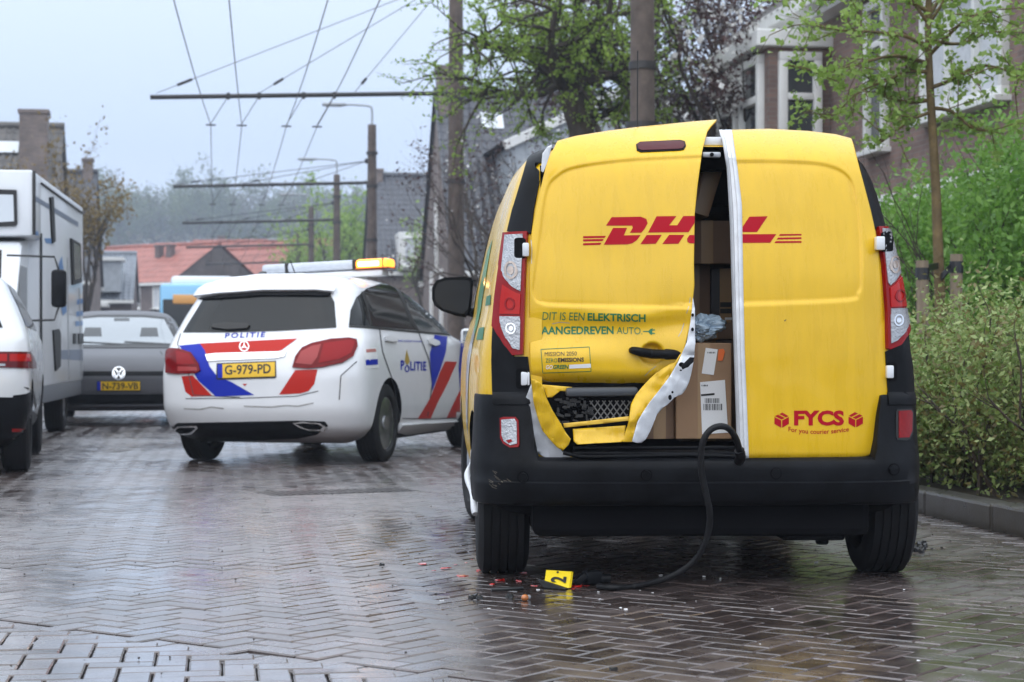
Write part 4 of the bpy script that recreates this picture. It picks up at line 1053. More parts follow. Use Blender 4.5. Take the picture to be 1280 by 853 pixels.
# lamps
def lamp(px_, inner):
    o = pl('tail_light', px_, mat('patrol_red_lens', (.16, .003, .005), .15, spec=.2, var=.2, scale=20), .02, .0)
    for q, mm in inner: pl('lens', q, mm, .002, .021, parent=o)
pkl = mat('pale_lens', (.34, .05, .05), .15, spec=.25)
brl = mat('mid_red_lens', (.26, .005, .008), .15, spec=.2)
lamp([(209, 440), (214, 436.5), (225, 437), (240, 442), (249, 455), (251, 464), (246, 467), (222, 468), (209, 466.5)], [([(224, 459), (247, 460), (248, 464), (224, 465)], pkl), ([(222, 440), (238, 444), (246, 456), (223, 457)], brl)])
lamp([(366, 460), (370, 446), (378, 436), (390, 430.5), (414, 425), (436, 423.5), (445, 425.5), (446, 434), (441, 446), (428, 454), (404, 459.5), (385, 461.5)], [([(370, 455), (377, 441), (390, 434.5), (402, 432), (397, 448), (390, 457)], pkl), ([(405, 431), (438, 426.5), (443, 429), (438, 443), (424, 450), (399, 455)], brl)])
# lower bumper, diffuser, exhausts
pl('diffuser', [(214, 534), (222, 529), (300, 527.5), (372, 526), (406, 527), (410, 532), (396, 543), (372, 548), (300, 551), (240, 552), (222, 549), (215, 543)], m_black, .006, .0)
for q in ([(217, 537), (223, 532), (246, 531.5), (248, 534), (240, 541), (224, 542.5)], [(366, 528), (376, 526.5), (400, 528), (408, 533), (404, 537.5), (386, 537), (374, 533)]):
    o = pl('exhaust_trim', q, m_chrome, .012, .004); cx_ = sum(a for a, b in q) / len(q); cy_ = sum(b for a, b in q) / len(q)
    pl('opening', [(cx_ + (a - cx_) * .78, cy_ + (b - cy_) * .66) for a, b in q], m_dark, .001, .0175, parent=o)
pl('bumper_seam', stroke([(232, 498.5), (300, 498), (370, 495.5), (398, 489)], 1.0), m_seam, 0, .003, polys=True)
pl('scuff', stroke([(230, 511), (250, 512), (264, 509), (280, 511)], 1.6) + stroke([(305, 508), (340, 509), (358, 507), (372, 508), (392, 504)], 1.6), mat('scuff', (.35, .34, .33), .6, var=.4, scale=60), 0, .003, polys=True)
pl('rear_door_seam', stroke([(226, 417), (222, 430), (236, 468), (242, 494), (300, 497)], 1.0), m_seam, 0, .003, polys=True)
# side glass, doors, marks (right flank)
pl('side_window', [(436, 407), (438, 388), (445, 372), (458, 361), (475, 355.5), (491, 354.5), (503, 380), (512, 404), (519, 413), (470, 409)], m_glass, 0, .005)
pl('side_window', [(496, 355), (512, 356.5), (530, 369), (552, 393), (567, 417), (548, 418), (523, 414), (510, 388)], mat('side_glass', (.05, .06, .065), .05, spec=.7, var=.5, scale=2), 0, .005)
pl('window_pillar', [(491, 354.5), (496, 355), (510, 388), (523, 414), (519, 413), (512, 404), (503, 380)], m_blk, .003, .004)
pl('window_pillar', stroke([(452, 365), (459, 386), (463, 408)], 1.6), m_blk, .002, .005, polys=True)
pl('window_trim', stroke([(436, 408.5), (470, 410.5), (523, 415.5), (567, 419)], 2.0), m_blk, .003, .003, polys=True)
pl('stripe', [(543, 419), (559, 421), (557, 440), (550, 462), (540, 489), (538, 460), (537, 442)], m_blue, 0, .0035)
pl('stripe', [(556, 452), (571, 452.5), (560, 478), (546, 505), (538, 523), (522, 523.5), (538, 497), (550, 465)], m_rdp, 0, .003)
pl('stripe', [(576, 426), (590, 428), (590, 480), (575, 490), (573, 460)], m_blue, 0, .0035)
pl('stripe', [(575, 487), (590, 470), (590, 520), (558, 522.5)], m_rdp, 0, .003)
lay('lettering', text_bm('P', 500.5, 505, 462, 450.5, bold=.03), PS.px, m_blue, pc, 0, .003)
lay('lettering', text_bm('LITIE', 512.5, 532.5, 463, 452, bold=.03, spacing=1.1), PS.px, m_blue, pc, 0, .003)
lay('emblem', tess(ring2(508.5, 461, 3, 4.5, 1.4, 14), 5), PS.px, m_blue, pc, 0, .003)
lay('emblem', tess([[(508, 437), (510.5, 446), (512, 452), (509, 457), (505.5, 452), (506.5, 446)]], 5), PS.px, mat('gold_print', (.45, .30, .05), .4), pc, 0, .003)
pl('decal', [(454, 436), (470, 434.5), (473, 460), (456.5, 461)], m_label, 0, .003)
pl('decal', [(457, 437), (469, 436), (470, 440), (457.5, 441)], mat('pale_red', (.5, .2, .18), .5), 0, .0045); pl('decal', [(456.5, 450), (471.5, 449), (472, 456), (457, 457)], m_blue, 0, .0045)
lay('lettering', text_bm('meld misdaad anoniem', 497, 527, 427.5, 424.5, slope=.02), PS.px, m_blue, pc, 0, .003)
for q in ([(479, 422), (484, 420), (494, 422.5), (495.5, 426), (490, 428), (481, 426.5)], [(533, 425), (538, 423.5), (547, 427), (548, 431), (542, 433), (535, 430)]): pl('door_handle', q, m_pw, .02, .0)
for q in ([(474, 411), (478, 440), (492, 480), (500, 523)], [(523, 416), (536, 450), (540, 480), (534, 522)], [(500, 523), (534, 524), (585, 522)], [(424, 500), (426, 470), (446, 452)]): pl('panel_seam', stroke(q, 1.2), m_seam, 0, .003, polys=True)
pl('sill_trim', [(494, 538), (500, 530), (540, 526.5), (585, 524), (585, 532), (540, 536), (505, 541)], m_pw, .03, .0)
pl('sill_shadow_strip', [(492, 543), (540, 537), (585, 533), (585, 537), (540, 541), (494, 547)], m_black, .01, .0)  # black strip laid in as the shade under the sill
# mirror
bm = bmesh.new(); box(bm, (1.02, 3.02, 1.06), (.22, .12, .15), Matrix.Rotation(.1, 3, 'Z'), .035); mi = obj('side_mirror', bm, m_pw, pc, 40)
bm = bmesh.new(); box(bm, (1.03, 2.957, 1.065), (.17, .01, .105), Matrix.Rotation(.1, 3, 'Z'), .003); obj('mirror_glass', bm, mat('mirror_sky', (.25, .27, .28), .05, metal=.8), mi)
bm = bmesh.new(); box(bm, (-1.02, 3.02, 1.06), (.22, .12, .15), Matrix.Rotation(-.1, 3, 'Z'), .035); obj('side_mirror', bm, m_pw, pc, 40)
# light bar
LBZ, LBY = 1.625, 1.62
lb_ = bmesh.new(); box(lb_, (-.08, LBY, LBZ + .055), (.86, .24, .085), None, .03); lbo = obj('light_bar', lb_, mat('lightbar_lens', (.50, .53, .58), .18, coat=1, var=.1, scale=12), pc, 40)
bm = bmesh.new(); box(bm, (.05, LBY, LBZ - .025), (1.12, .20, .06), None, .02); obj('light_bar_mount', bm, m_pw, pc, 40)
bm = bmesh.new(); box(bm, (-.27, LBY, LBZ + .055), (.035, .246, .09), None, .01); box(bm, (.355, LBY, LBZ + .055), (.03, .246, .09), None, .01); obj('light_bar_clamp', bm, m_blk, lbo)
bm = bmesh.new(); box(bm, (.515, LBY, LBZ + .055), (.30, .24, .085), None, .03); obj('amber_lamp', bm, mat('amber_lit', (1.0, .30, .03), .2, emit=2.6), lbo, 40)
bm = bmesh.new(); box(bm, (.49, LBY - .11, LBZ + .055), (.20, .03, .045), None, .012); obj('amber_core', bm, mat('amber_core', (1.0, .62, .22), .2, emit=7), lbo, 40)
bm = bmesh.new(); box(bm, (.62, LBY + .0, LBZ + .055), (.012, .243, .088), None, .004); box(bm, (.515, LBY, LBZ + .016), (.30, .243, .012), None, .003); obj('amber_frame', bm, mat('amber_dark', (.45, .10, .01), .3), lbo)
for o in pc.children:
    if o.name.split('.')[0] in ('light_bar', 'light_bar_mount'):
        o.rotation_euler = (0, -R(2.4), 0); o.location = (-LBZ * math.sin(-R(2.4)), 0, LBZ * (1 - math.cos(R(2.4))) - .012)
bm = bmesh.new(); box(bm, (-.42, 1.28, 1.575), (.07, .13, .07), Matrix.Rotation(.35, 3, 'X'), .018); obj('roof_fin', bm, m_blk, pc, 40)
tube('antenna', [Vector((-.12, 1.3, 1.56)), Vector((-.12, 1.31, 1.60)), Vector((-.15, 1.26, 1.72))], [.014, .006, .003], m_blk, pc, 6)
lay('windscreen', tess([[(-.68, 1.10), (.68, 1.10), (.55, 1.45), (-.55, 1.45)]], .1), PS.front(), m_glass, pc, 0, .004)
for sx in (-1, 1): lay('headlight', tess([[(sx * .48, .68), (sx * .82, .72), (sx * .80, .86), (sx * .55, .80)]], .08), PS.front(), m_clear, pc, 0, .004)
lay('grille', tess([[(-.38, .5), (.38, .5), (.34, .7), (-.34, .7)]], .1), PS.front(), m_black, pc, 0, .004)
for sg in (-1,):
    sd = PS.side(sg); lay('side_window', tess([[(.75, 1.10), (3.1, 1.10), (2.45, 1.42), (1.2, 1.44)]], .1), sd, m_glass, pc, 0, .004)

# ================================================================== grey hatchback facing the camera
GYAW = R(180 + 10)
GP = Prof([(.18, .72, .25, 4.0), (.28, .84, .08, 4.16), (.45, .885, .0, 4.24), (.60, .895, .0, 4.25), (.70, .893, .02, 4.19), (.78, .888, .05, 4.08), (.86, .875, .08, 3.9), (.93, .862, .12, 3.55), (.99, .85, .17, 3.22),
           (1.05, .83, .22, 3.04), (1.2, .76, .34, 2.66), (1.33, .69, .46, 2.3), (1.41, .61, .60, 2.05), (1.45, .48, .8, 1.85), (1.468, .2, 1.1, 1.5)], n=3.8, cr=.4, cf=.55)
GC = Vector((-4.82, 24.4, 0))                 # front bumper centre
fw = Vector((-math.sin(GYAW), math.cos(GYAW), 0))
m_gcar = mat('grey_metallic', (.105, .105, .115), .4, spec=.35, coat=0, var=.05, scale=3)
gc, gb = vehicle('parked_hatchback', GC - fw * 4.25, GYAW, 'dark grey hatchback with yellow number plate parked nose out', 'car', GP, m_gcar, (.78, 3.41), .315, .77)
for sx in (-1, 1):
    wheel(gc, (sx * .77, .78, .315), .315, .2, .21, sx, 5); wheel(gc, (sx * .77, 3.41, .315), .315, .2, .21, sx, 5)
GS = Surf(gc, [gb]); gf = GS.front()
def gl(name, pts, m, th=0.0, off=.003, step=.08, parent=None, polys=False): return lay(name, tess(pts if polys else [pts], step), gf, m, parent or gc, th, off)
gl('windscreen_frame', [(-.79, .97), (.79, .97), (.74, 1.1), (.63, 1.36), (.3, 1.40), (-.3, 1.40), (-.63, 1.36), (-.74, 1.1)], m_blk, 0, .002)
gl('windscreen', [(-.72, .995), (.72, .995), (.67, 1.1), (.55, 1.335), (.3, 1.36), (-.3, 1.36), (-.55, 1.335), (-.67, 1.1)], mat('wet_windscreen', (.20, .23, .25), .08, spec=.9, coat=.6), 0, .006)
gl('grille', [(-.60, .615), (.60, .615), (.62, .67), (-.62, .67)], m_black, .004, .0)
gl('bonnet_crease_shade', stroke([(-.62, .70), (-.50, .92)], .012) + stroke([(.62, .70), (.50, .92)], .012), m_blk, 0, .003, polys=True)  # black strokes stand for shade along the bonnet creases
for sx in (-.36, .36): gl('headrest', [(sx - .12, 1.10), (sx + .12, 1.10), (sx + .10, 1.22), (sx - .10, 1.22)], m_glass, 0, .0075)
gl('wiper', stroke([(-.60, 1.0), (-.05, 1.03)], .018) + stroke([(.0, 1.0), (.55, 1.03)], .018), m_blk, .004, .007, polys=True)
gl('cowl', [(-.74, .955), (.74, .955), (.74, .985), (-.74, .985)], m_blk, .004, .003)
for sx in (-1, 1): gl('fog_slot', [(sx * .66, .30), (sx * .82, .32), (sx * .82, .42), (sx * .68, .42)], m_blk, .003, .001)
gl('intake', [(-.60, .27), (.60, .27), (.64, .33), (.58, .39), (-.58, .39), (-.64, .33)], m_black, .004, .0)
gl('lower_lip', [(-.8, .22), (.8, .22), (.78, .26), (-.78, .26)], m_gcar, .02, .0)
for sx in (-1, 1):
    gl('headlight', [(sx * .60, .60), (sx * .86, .62), (sx * .865, .74), (sx * .80, .72), (sx * .62, .67)], m_clear, .006, .0)
    bm = bmesh.new(); box(bm, (sx * .98, 2.85, 1.0), (.2, .12, .14), None, .035); obj('side_mirror', bm, m_gcar, gc, 40)
    lay('side_window', tess([[(.75, .98), (2.9, .98), (2.2, 1.34), (1.0, 1.36)]], .1), GS.side(sx), m_glass, gc, 0, .004)
bdg = gl('badge', [(.075 * math.cos(k * .314), .645 + .075 * math.sin(k * .314)) for k in range(20)], m_blk, .004, .004)
gl('badge_ring', ring2(0, .645, .078, .078, .012, 20) + stroke([(-.042, .695), (-.006, .652)], .014) + stroke([(.042, .695), (.006, .652)], .014) + stroke([(-.06, .665), (-.03, .592), (0, .64), (.03, .592), (.06, .665)], .014), m_chrome, .003, .0085, parent=bdg, polys=True)
gp = gl('number_plate', [(-.265, .435), (.265, .435), (.265, .555), (-.265, .555)], m_blk, .012, .006)
gl('plate_face', [(-.258, .442), (.258, .442), (.258, .548), (-.258, .548)], m_plate, .001, .019, parent=gp)
gl('plate_band', [(.258, .442), (.215, .442), (.215, .548), (.258, .548)], m_blue, 0, .022, parent=gp)
lay('lettering', text_bm('N-739-VB', .195, -.235, .457, .533, bold=.02, step=.08), gf, m_blk, gp, 0, .022)
lay('rear_view_mirror', tess([[(-.10, 1.31), (.10, 1.31), (.10, 1.35), (-.10, 1.35)]], .1), gf, m_glass, gc, 0, .008)

# ================================================================== white crossover seen from behind at the edge of the picture
WYAW = R(11.5)
WP = Prof([(.22, .74, .25, 4.0), (.32, .84, .10, 4.1), (.50, .885, .02, 4.15), (.70, .895, .0, 4.15), (.90, .892, .02, 4.05), (1.0, .885, .05, 3.9), (1.08, .865, .10, 3.4), (1.2, .82, .17, 3.1), (1.35, .75, .26, 2.75), (1.47, .68, .36, 2.4), (1.54, .56, .55, 2.1), (1.575, .3, .9, 1.7)], n=3.6, cr=.4, cf=.6)
wv, wb = vehicle('parked_crossover', Vector((-4.44, 14.5, 0)), WYAW, 'white crossover with black lower bumper and dark red tail light', 'car', WP, m_white, (.78, 3.38), .33, .775)
for sx in (-1, 1):
    wheel(wv, (sx * .775, .78, .33), .33, .215, .21, sx, 5); wheel(wv, (sx * .775, 3.38, .33), .33, .215, .21, sx, 5)
WS = Surf(wv, [wb]); wbk = WS.back()
def wl(name, pts, m, th=0.0, off=.003, step=.06, parent=None, polys=False): return lay(name, tess(pts if polys else [pts], step), wbk, m, parent or wv, th, off)
wl('rear_window', [(-.70, 1.10), (.70, 1.10), (.66, 1.2), (.56, 1.40), (-.56, 1.40), (-.66, 1.2)], m_glass, 0, .004)
def wp(name, pts, m, th=0.0, off=.003, step=5, parent=None, polys=False): return lay(name, tess(pts if polys else [pts], step), WS.px, m, parent or wv, th, off)
wp('lower_bumper', [(-215, 494), (24.5, 497), (31, 500), (38.7, 509), (46, 522), (52, 530), (54, 545), (52, 556), (30, 566), (-215, 574)], m_black, .012, .0)
o = wp('tail_light', [(-14, 440), (36, 440), (41, 446), (44, 455), (43.5, 461), (-14, 459)], mat('crossover_red_lens', (.12, .005, .007), .15, spec=.3), .012, .0)
for q in ([(-12, 443), (8, 443), (8, 452), (-12, 452)], [(11, 443), (35, 443), (38, 447), (37, 452), (11, 452)]): wp('lens', q, MATS['bright_red_lens'], .002, .013, parent=o)
wp('lens', [(-12, 455), (6, 455), (6, 458), (-12, 458)], m_clear, .002, .013, parent=o)
wp('reflector', [(14, 535), (40, 536), (41, 539), (14, 538.6)], MATS['bright_red_lens'], .003, .013)
wp('crease_shade', [(29, 484), (40, 485), (43, 493), (45.5, 509), (44, 511), (41, 500), (38, 489)], m_black, .0, .003)  # black shape paints in the shade of the rear corner's crease
for sx in (-1, 1): lay('side_window', tess([[(.55, 1.12), (2.9, 1.10), (2.3, 1.44), (.85, 1.44)]], .1), WS.side(sx), m_glass, wv, 0, .004)
lay('side_cladding', tess([[(.35, .28), (.40, .5), (.3, .62), (.1, .6), (.1, .28)]], .06), WS.side(1), m_black, wv, .008, .0)
wl('tail_light', [(-.36, .90), (-.84, .88), (-.86, .93), (-.84, 1.02), (-.80, 1.045), (-.36, 1.045)], MATS['crossover_red_lens'], .012, .0)
wl('tailgate_seam', stroke([(-.40, 1.06), (-.40, .86), (-.46, .75), (.46, .75), (.40, .86), (.40, 1.06)], .008), m_blk, 0, .003, polys=True)
np2 = wl('number_plate', [(-.26, .80), (.26, .80), (.26, .91), (-.26, .91)], m_plate, .005, .0)

# ================================================================== camper with cab-over bed, facing the camera
CYAW = R(180 + 6.9)
c_f = P(42, 400, 19.3); c_f.z = 0            # front corner of the living box, flank side
camp = empty('camper', c_f, CYAW, 'white coachbuilt camper with cab over bed and blue side graphics', 'camper')
# local: +y to its front (towards the camera), -x is its flank seen in the picture... build with x from 0 inwards
m_cw = mat('camper_white', (.74, .76, .79), .35, coat=.2, var=.05, scale=1.5)
def cb(name, lst, m, bev=.02, parent=None): return obj(name, boxes(lst, bev), m, parent or camp, 40)
# local x axis points to picture left, so the living box spans x 0..2.2, y -6.2..0
W_ = 2.2
cbx = cb('living_box', [((W_ / 2, -2.85, 1.62), (W_, 4.5, 2.12)), ((W_ / 2, -.32, 2.36), (W_, .64, .64))], m_cw, .03)
cb('corner_strip', [((-.004, .0, 2.36), (.03, .03, .62)), ((-.004, -.61, 1.35), (.02, .035, 1.5)), ((-.006, -2.8, 2.60), (.02, 4.4, .02))], m_blk, .004)
cb('skirt', [((W_ / 2, -2.9, .52), (W_ - .02, 4.3, .26))], mat('camper_skirt', (.18, .19, .21), .5), .02)
# cab
bm = bmesh.new()
pr = [(-.7, .45), (1.15, .45), (1.2, .95), (.55, 1.12), (-.05, 1.98), (-.7, 2.05)]
for x in (.12, W_ - .12): pass
vs0 = [bm.verts.new((.12, y, z)) for y, z in pr]; vs1 = [bm.verts.new((W_ - .12, y, z)) for y, z in pr]
bm.faces.new(vs0); bm.faces.new(vs1[::-1])
for k in range(len(pr)): bm.faces.new((vs0[k], vs0[(k + 1) % 6], vs1[(k + 1) % 6], vs1[k]))
bmesh.ops.bevel(bm, geom=bm.edges[:], offset=.04, segments=3, affect='EDGES', profile=.5)
cabo = obj('cab', bm, m_cw, camp, 40, True)
CS = Surf(camp, [cabo, cbx])
def clx(name, pts, m, th=.0, off=.004, parent=None, polys=False, step=6): return lay(name, tess(pts if polys else [pts], step), CS.px, m, parent or camp, th, off)
lay('windscreen', tess([[(.25, 1.16), (1.95, 1.16), (1.9, 1.9), (.30, 1.9)]], .2), CS.front(), m_glass, camp, 0, .005)
sdc = CS.side(-1)
lay('cab_window', tess([[(-.45, 1.18), (.38, 1.18), (.05, 1.75), (-.45, 1.75)]], .2), sdc, m_glass, camp, 0, .005)
lay('cab_door_handle', tess([[(-.42, 1.0), (-.25, 1.0), (-.25, 1.06), (-.42, 1.06)]], .2), sdc, m_blk, camp, .02, .0)
def cwin(y0, z0, y1, z1, rad=.06):
    o = lay('window', tess([rrect(y0, z0, y1, z1, rad)], .2), sdc, m_blk, camp, .02, .0)
    lay('pane', tess([rrect(y0 + .05, z0 + .05, y1 - .05, z1 - .05, rad * .7)], .2), sdc, mat('camper_pane', (.10, .11, .115), .08, spec=.8), o, .002, .021)
clx('window_narrow', [(61, 247), (65, 246), (67.5, 302), (64, 304.5)], m_blk, .02, .0)
o = clx('window', [(-30, 236), (21, 238), (22, 280), (20, 283), (-30, 285)], m_blk, .03, .0)
clx('pane', [(-30, 243), (17, 244), (18, 277), (-30, 280)], mat('pale_pane', (.62, .66, .70), .1, coat=.5), .002, .031, parent=o)
o = clx('window', [(87, 298), (98.5, 305), (100, 353), (89, 356.5)], m_blk, .025, .0); clx('pane', [(89, 303), (97, 308.5), (98, 348), (90.5, 350)], MATS['camper_pane'] if 'camper_pane' in MATS else mat('camper_pane', (.10, .11, .115), .08, spec=.8), .002, .027, parent=o)
clx('locker_door', [(65, 413), (72, 411.5), (74, 417), (74, 458), (68, 464)], m_blk, .02, .0)
m_bg = mat('blue_graphic', (.12, .27, .55), .4); m_gg = mat('grey_graphic', (.20, .24, .32), .4)
clx('side_band', [(43.5, 245), (97.5, 278), (97.5, 284), (43.5, 251)], m_gg)
for q in ([(43, 290), (47, 289), (49, 299), (44, 299)], [(55, 298), (66, 298), (66, 305), (57, 304)], [(96, 375), (104, 373), (104, 379), (96, 381)], [(95, 390), (105, 388), (105, 394), (95, 396)], [(94, 402), (105, 401), (105, 407), (94, 408)], [(75, 380), (82, 372), (83, 390), (78, 395)], [(73, 330), (77, 320), (80, 345), (76, 350)]): clx('side_graphic', q, m_bg)
clx('side_band', [(75, 438), (104, 437), (104, 451), (75, 449)], m_gg)
for q in ([(91, 417), (94, 417), (94, 430), (91, 430)], [(97, 417), (103, 417), (103, 430), (97, 430)]): clx('service_hatch', q, m_blk, .015, .0)
clx('entry_door', stroke([(84, 322), (86, 478)], 1.2) + stroke([(99, 360), (102, 478)], 1.2), m_grey, .004, .0, polys=True)
for ya, xx in ((.55, .24), (-3.7, .18)):
    wheel(camp, (xx, ya, .34), .34, .22, .2, -1, 6); wheel(camp, (W_ - xx, ya, .34), .34, .22, .2, 1, 6)
mp = Vector((-.28, .38, 1.52))
mm_ = cb('mirror', [(mp, (.14, .10, .36))], m_black, .035)
for dz in (.24, -.24): tube('mirror_arm', [Vector((.2, .42, 1.52 + dz * 1.3)), Vector((-.24, .40, 1.52 + dz * 1.25)), mp + Vector((0, 0, dz * .7))], .011, m_blk, mm_, 6)
for sx in (.4, 1.8): cb('headlight', [((sx, 1.18, .78), (.32, .05, .2))], m_clear, .02)
cb('front_bumper', [((W_ / 2, 1.22, .5), (1.95, .14, .2))], m_black, .03)

# ================================================================== pale blue bus far down the street
bY = SYAW + R(180)
bus = empty('city_bus', P(252, 437, 60).xy.to_3d(), bY, 'pale blue city bus with dark windscreen far down the street', 'bus')
obj('body', boxes([((0, -5.5, 1.62), (2.5, 11, 2.6))], .12), mat('bus_blue', (.22, .52, .78), .3, coat=.5), bus, 40)
obj('roof_unit', boxes([((0, -3, 3.02), (1.9, 4, .34))], .12), m_white, bus, 40)
obj('windscreen', boxes([((0, .01, 1.6), (2.3, .06, 1.7))], .03), m_glass, bus, 40)
obj('destination_sign', boxes([((0, .03, 2.45), (1.7, .06, .28))], .02), mat('sign_amber', (.7, .35, .1), .4), bus, 40)
for sx in (-1, 1):
    obj('mirror', boxes([((sx * 1.42, .25, 1.9), (.2, .14, .5))], .04), m_blk, bus, 40)
    wheel(bus, (sx * 1.1, -2.5, .48), .48, .28, .28, sx, 6); wheel(bus, (sx * 1.1, -8.5, .48), .48, .28, .28, sx, 6)
    obj('side_window', boxes([((sx * 1.25, -5.5, 1.9), (.03, 10.2, .95))], .01), m_glass, bus)
    obj('headlight', boxes([((sx * .95, .02, .62), (.4, .05, .2))], .02), m_clear, bus)
obj('bumper', boxes([((0, .02, .4), (2.45, .1, .28))], .03), m_black, bus)
# ================================================================== houses
def wall_mat(name, c1, c2, mortar, sc_=1.0):
    m = bpy.data.materials.new(name); m.use_nodes = True; t = m.node_tree; b = t.nodes['Principled BSDF']; lk = t.links.new
    tcn = t.nodes.new('ShaderNodeTexCoord'); sep = t.nodes.new('ShaderNodeSeparateXYZ'); cmb = t.nodes.new('ShaderNodeCombineXYZ')
    ad = t.nodes.new('ShaderNodeMath'); lk(tcn.outputs['Object'], sep.inputs[0]); lk(sep.outputs['X'], ad.inputs[0]); lk(sep.outputs['Y'], ad.inputs[1]); lk(ad.outputs[0], cmb.inputs['X']); lk(sep.outputs['Z'], cmb.inputs['Y'])
    br = t.nodes.new('ShaderNodeTexBrick'); br.inputs['Color1'].default_value = (*c1, 1); br.inputs['Color2'].default_value = (*c2, 1); br.inputs['Mortar'].default_value = (*mortar, 1)
    br.inputs['Scale'].default_value = 1.0; br.inputs['Brick Width'].default_value = .22; br.inputs['Row Height'].default_value = .065; br.inputs['Mortar Size'].default_value = .006
    lk(cmb.outputs[0], br.inputs['Vector'])
    nz = t.nodes.new('ShaderNodeTexNoise'); nz.inputs['Scale'].default_value = 1.2; nz.inputs['Detail'].default_value = 8; nz.inputs['Roughness'].default_value = .7; lk(tcn.outputs['Object'], nz.inputs['Vector'])
    mr = t.nodes.new('ShaderNodeMapRange'); mr.inputs[1].default_value = .3; mr.inputs[2].default_value = .7; mr.inputs[3].default_value = .65; mr.inputs[4].default_value = 1.25; lk(nz.outputs['Fac'], mr.inputs[0])
    vm = t.nodes.new('ShaderNodeVectorMath'); vm.operation = 'SCALE'; lk(br.outputs['Color'], vm.inputs[0]); lk(mr.outputs[0], vm.inputs['Scale']); lk(vm.outputs[0], b.inputs['Base Color'])
    bp = t.nodes.new('ShaderNodeBump'); bp.inputs['Strength'].default_value = .5; bp.inputs['Distance'].default_value = .01; lk(br.outputs['Fac'], bp.inputs['Height']); bp.invert = True; lk(bp.outputs[0], b.inputs['Normal'])
    b.inputs['Roughness'].default_value = .8
    return m
m_bw = wall_mat('brown_brick', (.25, .155, .125), (.175, .115, .10), (.21, .18, .165))
m_bw2 = wall_mat('grey_brown_brick', (.22, .165, .14), (.16, .125, .115), (.2, .185, .17))
m_bw3 = wall_mat('far_brick', (.16, .12, .11), (.13, .10, .10), (.16, .15, .14))
m_tile = mat('slate_grey_tile', (.065, .068, .08), .42, var=.35, scale=3, rvar=.12)
m_tileb = mat('brown_grey_tile', (.10, .09, .082), .5, var=.4, scale=2.0, rvar=.12)
m_tiler = mat('red_tile', (.33, .115, .085), .55, var=.25, scale=2.0)
m_frame = mat('white_window_paint', (.74, .74, .72), .4, var=.05, scale=5)
m_pane = mat('house_pane', (.04, .045, .05), .05, spec=.8)
m_curt = mat('net_curtain', (.55, .57, .60), .6, var=.12, scale=9)
m_zinc = mat('zinc', (.42, .45, .48), .4, metal=.4, var=.15, scale=4)
def tiled(name, o, u, v, nu, nv, m, parent, wave=.05, step=.014):
    """pantile slope: o corner, u along the eaves, v up the slope; one wave per tile column, one step per course"""
    o, u, v = Vector(o), Vector(u), Vector(v); n = u.cross(v).normalized()
    if n.z < 0: n = -n
    V, Fc = [], []; ku = nu * 4; kv = nv
    for j in range(kv + 1):
        for e_ in (0, 1):
            if (j == 0 and e_ == 0) or (j == kv and e_ == 1): continue
            vv = j / kv
            h = step if e_ else 0.0
            for i in range(ku + 1):
                uu = i / ku; w_ = wave * (.5 + .5 * math.sin(2 * math.pi * uu * nu)) ** 1.5
                V.append(o + u * uu + v * vv + n * (w_ + h))
    rows_ = len(V) // (ku + 1)
    for j in range(rows_ - 1):
        for i in range(ku): a = j * (ku + 1) + i; Fc.append((a, a + 1, a + ku + 2, a + ku + 1))
    r = pyd(name, V, Fc, m, parent, 50); tag(r, kind='stuff'); return r
def window(parent, c, w_, h_, xd, nd, bars=1, hbar=None, pane=None, fr=.09, dep=.10, sill=True):
    """c centre in parent's space; xd along the wall, nd outwards"""
    xd, nd = Vector(xd).normalized(), Vector(nd).normalized(); zd = Vector((0, 0, 1)); rt = Matrix((xd, nd, zd)).transposed(); c = Vector(c)
    L_ = [((0, 0, h_ / 2 - fr / 2), (w_, dep, fr)), ((0, 0, -h_ / 2 + fr / 2), (w_, dep, fr)), ((-w_ / 2 + fr / 2, 0, 0), (fr, dep * .98, h_ - 2 * fr)), ((w_ / 2 - fr / 2, 0, 0), (fr, dep * .98, h_ - 2 * fr))]
    for k in range(1, bars + 1): L_.append(((-w_ / 2 + w_ * k / (bars + 1), 0, 0), (fr * .8, dep * .9, h_ - 2 * fr)))
    if hbar: L_.append(((0, .003, -h_ / 2 + h_ * hbar), (w_ - 2 * fr, dep * .9, fr * .8)))
    bm = bmesh.new()
    for p, s in L_: box(bm, c + rt @ Vector(p), s, rt, .008)
    f = obj('window', bm, m_frame, parent, 40)
    bm = bmesh.new(); box(bm, c - nd * .02, (w_ - fr, .012, h_ - fr), rt); obj('pane', bm, pane or m_pane, f)
    if sill:
        bm = bmesh.new(); box(bm, c + nd * .06 - zd * (h_ / 2 + .035), (w_ + .12, .22, .07), rt, .01); obj('sill', bm, m_frame, f)
    return f
def chimney(parent, c, w_, d_, h_, m, pots=0):
    c = Vector(c); k = obj('chimney', boxes([(c + Vector((0, 0, h_ / 2)), (w_, d_, h_)), (c + Vector((0, 0, h_ + .05)), (w_ + .10, d_ + .10, .14))], .015), m, parent)
    for i in range(pots):
        bm = bmesh.new(); cyl(bm, c + Vector(((i - (pots - 1) / 2) * .35, 0, h_ + .28)), .11, .34, 'Z', 12); obj('chimney_pot', bm, m_tiler, k, 40)
    return k
